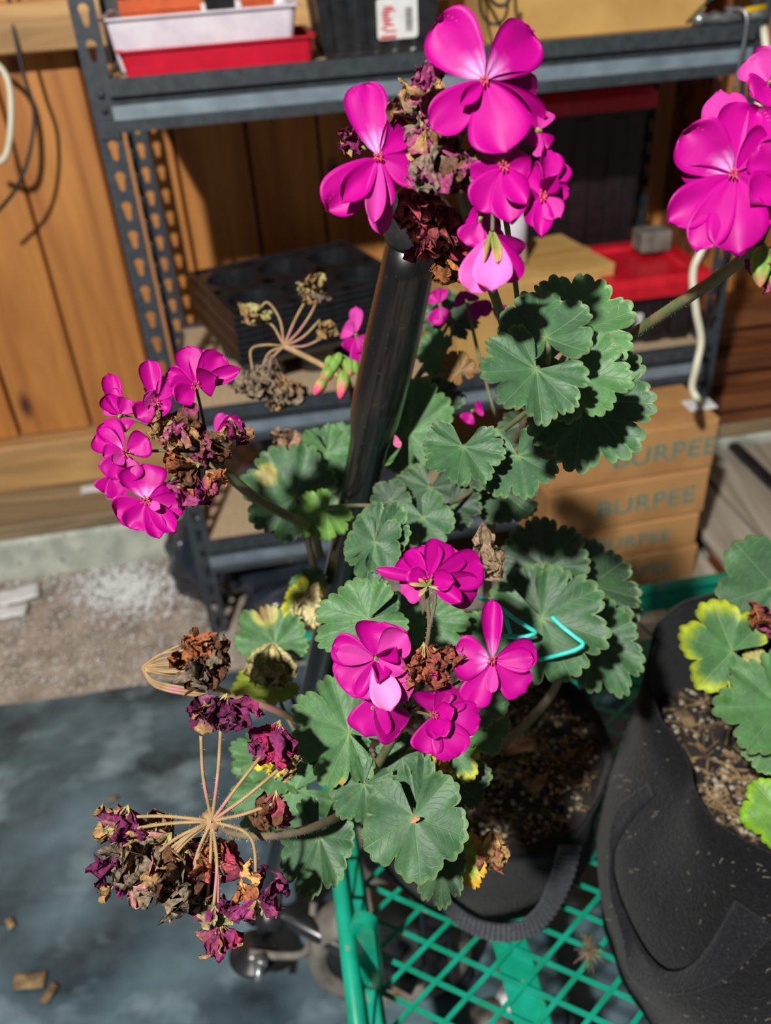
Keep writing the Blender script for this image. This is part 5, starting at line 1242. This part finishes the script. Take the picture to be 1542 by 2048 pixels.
# far dried head before the seedling trays
stalk(g1, [(568, 692, .86), (620, 718, .86), (655, 738, .86), (720, 790, .85), (790, 900, .845)], .0030, 'stemdry')
for i, pt in enumerate([[(560, 640), (535, 605), (515, 625)], [(548, 655), (530, 640)], [(590, 640), (612, 600)], [(600, 660), (630, 610), (625, 580)], [(605, 675), (640, 640)], [(610, 692), (650, 670), (660, 640)], [(530, 690), (502, 700), (505, 740)], [(545, 720), (560, 760)], [(535, 710), (520, 760)]]):
    stalk(g1, [(568, 692, .86)] + [(x, y, .855 + .004 * (i % 3)) for x, y in pt], .0013, 'stemdry', 'pedicel', n=6)
for i, (a, b, c, e, w_, cl) in enumerate([(520, 610, 500, 640, 34, [TAN, OLV]), (625, 590, 622, 560, 36, [TAN, OLV]), (630, 580, 635, 612, 36, [TAN, GREYB]), (655, 640, 655, 670, 22, [TAN, OLV]), (515, 730, 505, 800, 52, [GREYB, hexc('#7a6a58')]), (545, 710, 530, 815, 50, [GREYB, hexc('#7a6a58')]), (565, 750, 575, 818, 48, [GREYB, TAN])]):
    wilted(g1, a, b, c, e, .86, w_, cl, seed=140 + i, n=5, crumple=.007, calyx=False)
# green buds beside the handle
stalk(g1, [(668, 712, .78), (690, 745, .785), (706, 800, .80), (720, 900, .83), (735, 1040, .86)], .0022, 'stem')
for i, (a, b, c, e, w_, pk) in enumerate([(650, 755, 628, 790, 26, .55), (665, 735, 642, 765, 26, .35), (690, 740, 680, 798, 30, .45), (695, 715, 700, 755, 26, .2), (675, 715, 660, 750, 22, .1), (705, 720, 715, 750, 20, .0), (680, 705, 672, 735, 20, .0), (664, 712, 650, 735, 18, .0)]):
    bud(g1, a, b, c, e, .775, w_, pk, i)
for i, (x, y) in enumerate([(650, 756), (665, 736), (690, 741), (696, 716), (676, 716)]): stalk(g1, [(668, 710, .78), ((668 + x) / 2 + 3, (710 + y) / 2 - 2, .777), (x, y, .776)], .0010, 'stem', 'pedicel', n=6)
# fallen petal bits on leaves
for (x, y, x2, y2, d, c) in [(790, 870, 798, 896, .70, '#c05a80'), (828, 1634, 832, 1645, .52, '#c08060')]:
    o_ = P(x, y, d); vs_, fs, cs, fm = petal_geo(o_, P(x2, y2, d), .006, int(x), col=hexc(c), crumple=.001)
    mk('petal_bit', vs_, fs, M['dry'], g1, None, cs)
# ------------------------------------------------------------------ the right hand plant
g2 = thing('geranium_plant', (B2.x, B2.y, .60), 'low geranium with yellow-edged leaves in the right grow bag', 'plant')
ST2 = []; base2 = V((B2.x, B2.y, .60))
woody(g2, [(1600, 1350, .84), (1560, 1250, .80)], .0055, .003, base2, ST2); woody(g2, [(1640, 1500, .80), (1610, 1560, .74)], .0055, .003, base2 + V((.02, 0, 0)), ST2)
add_leaf(g2, ST2, 1548, 1172, 1470, 1085, .76, 0, 0, 1.1, 0)
add_leaf(g2, ST2, 1535, 1165, 1500, 1225, .765, 0, 0, 1.1, 0)
add_leaf(g2, ST2, 1464, 1302, 1345, 1272, .74, 0, 0, .86, 1, edge='#93a01e', sinus=.5)
add_leaf(g2, ST2, 1562, 1415, 1428, 1412, .70, 0, 0, .92, 1, spot=[(-.1, .78, .07, '#2f5a10'), (.25, .5, .05, '#2f5a10')])
add_leaf(g2, ST2, 1545, 1480, 1530, 1555, .71, 0, 0, .9, 1)
add_leaf(g2, ST2, 1560, 1625, 1480, 1640, .64, 0, 0, 1.0, 3, edge='#6a9410')
add_leaf(g2, ST2, 1520, 1330, 1490, 1370, .76, 0, 0, .8, 6)
wilted(g2, 1550, 1225, 1515, 1255, .72, 60, [ROSE, RUST, hexc('#8a4a5a')], seed=200, n=7, crumple=.006)
stalk(g2, [(1552, 1225, .722), (1575, 1240, .74), (1600, 1340, .82)], .0016, 'stem')
# ------------------------------------------------------------------ teal twine across the leaves
def tw(pts): return [P(x, y, d) for x, y, d in pts]
mb = MB()
for pts in ([(958, 1195, .66), (985, 1206, .648), (1004, 1218, .640), (1030, 1238, .632), (1055, 1254, .63), (1070, 1266, .632), (1045, 1274, .635), (1008, 1272, .638)],
            [(1000, 1214, .642), (1012, 1240, .638), (1021, 1268, .637)],
            [(1104, 1234, .63), (1125, 1254, .625), (1150, 1274, .622), (1166, 1288, .622), (1150, 1300, .624), (1110, 1312, .63), (1078, 1320, .64)]):
    mb.tube(spline(tw(pts), 6), .0017, 6)
tag(mb.obj('twine', M['twine'], smooth=True), 'teal plastic twine looped over the large leaf right of blossoms', 'twine')
# crisp brown bits on the soil
for i, (px, py, s_) in enumerate([(1040, 1500, .04), (1075, 1575, .03), (1370, 1440, .03)]):
    scrap('dead_leaf', px, py, s_, s_ * .5, i * .9, M['chip'], ['dry tan leaf on the soil of the tall plant', 'orange-brown dry leaf flat on the soil of the tall plant', 'small rusty dry leaf on the soil of the right bag'][i], 'dead leaf', [.54, .54, .605][i])
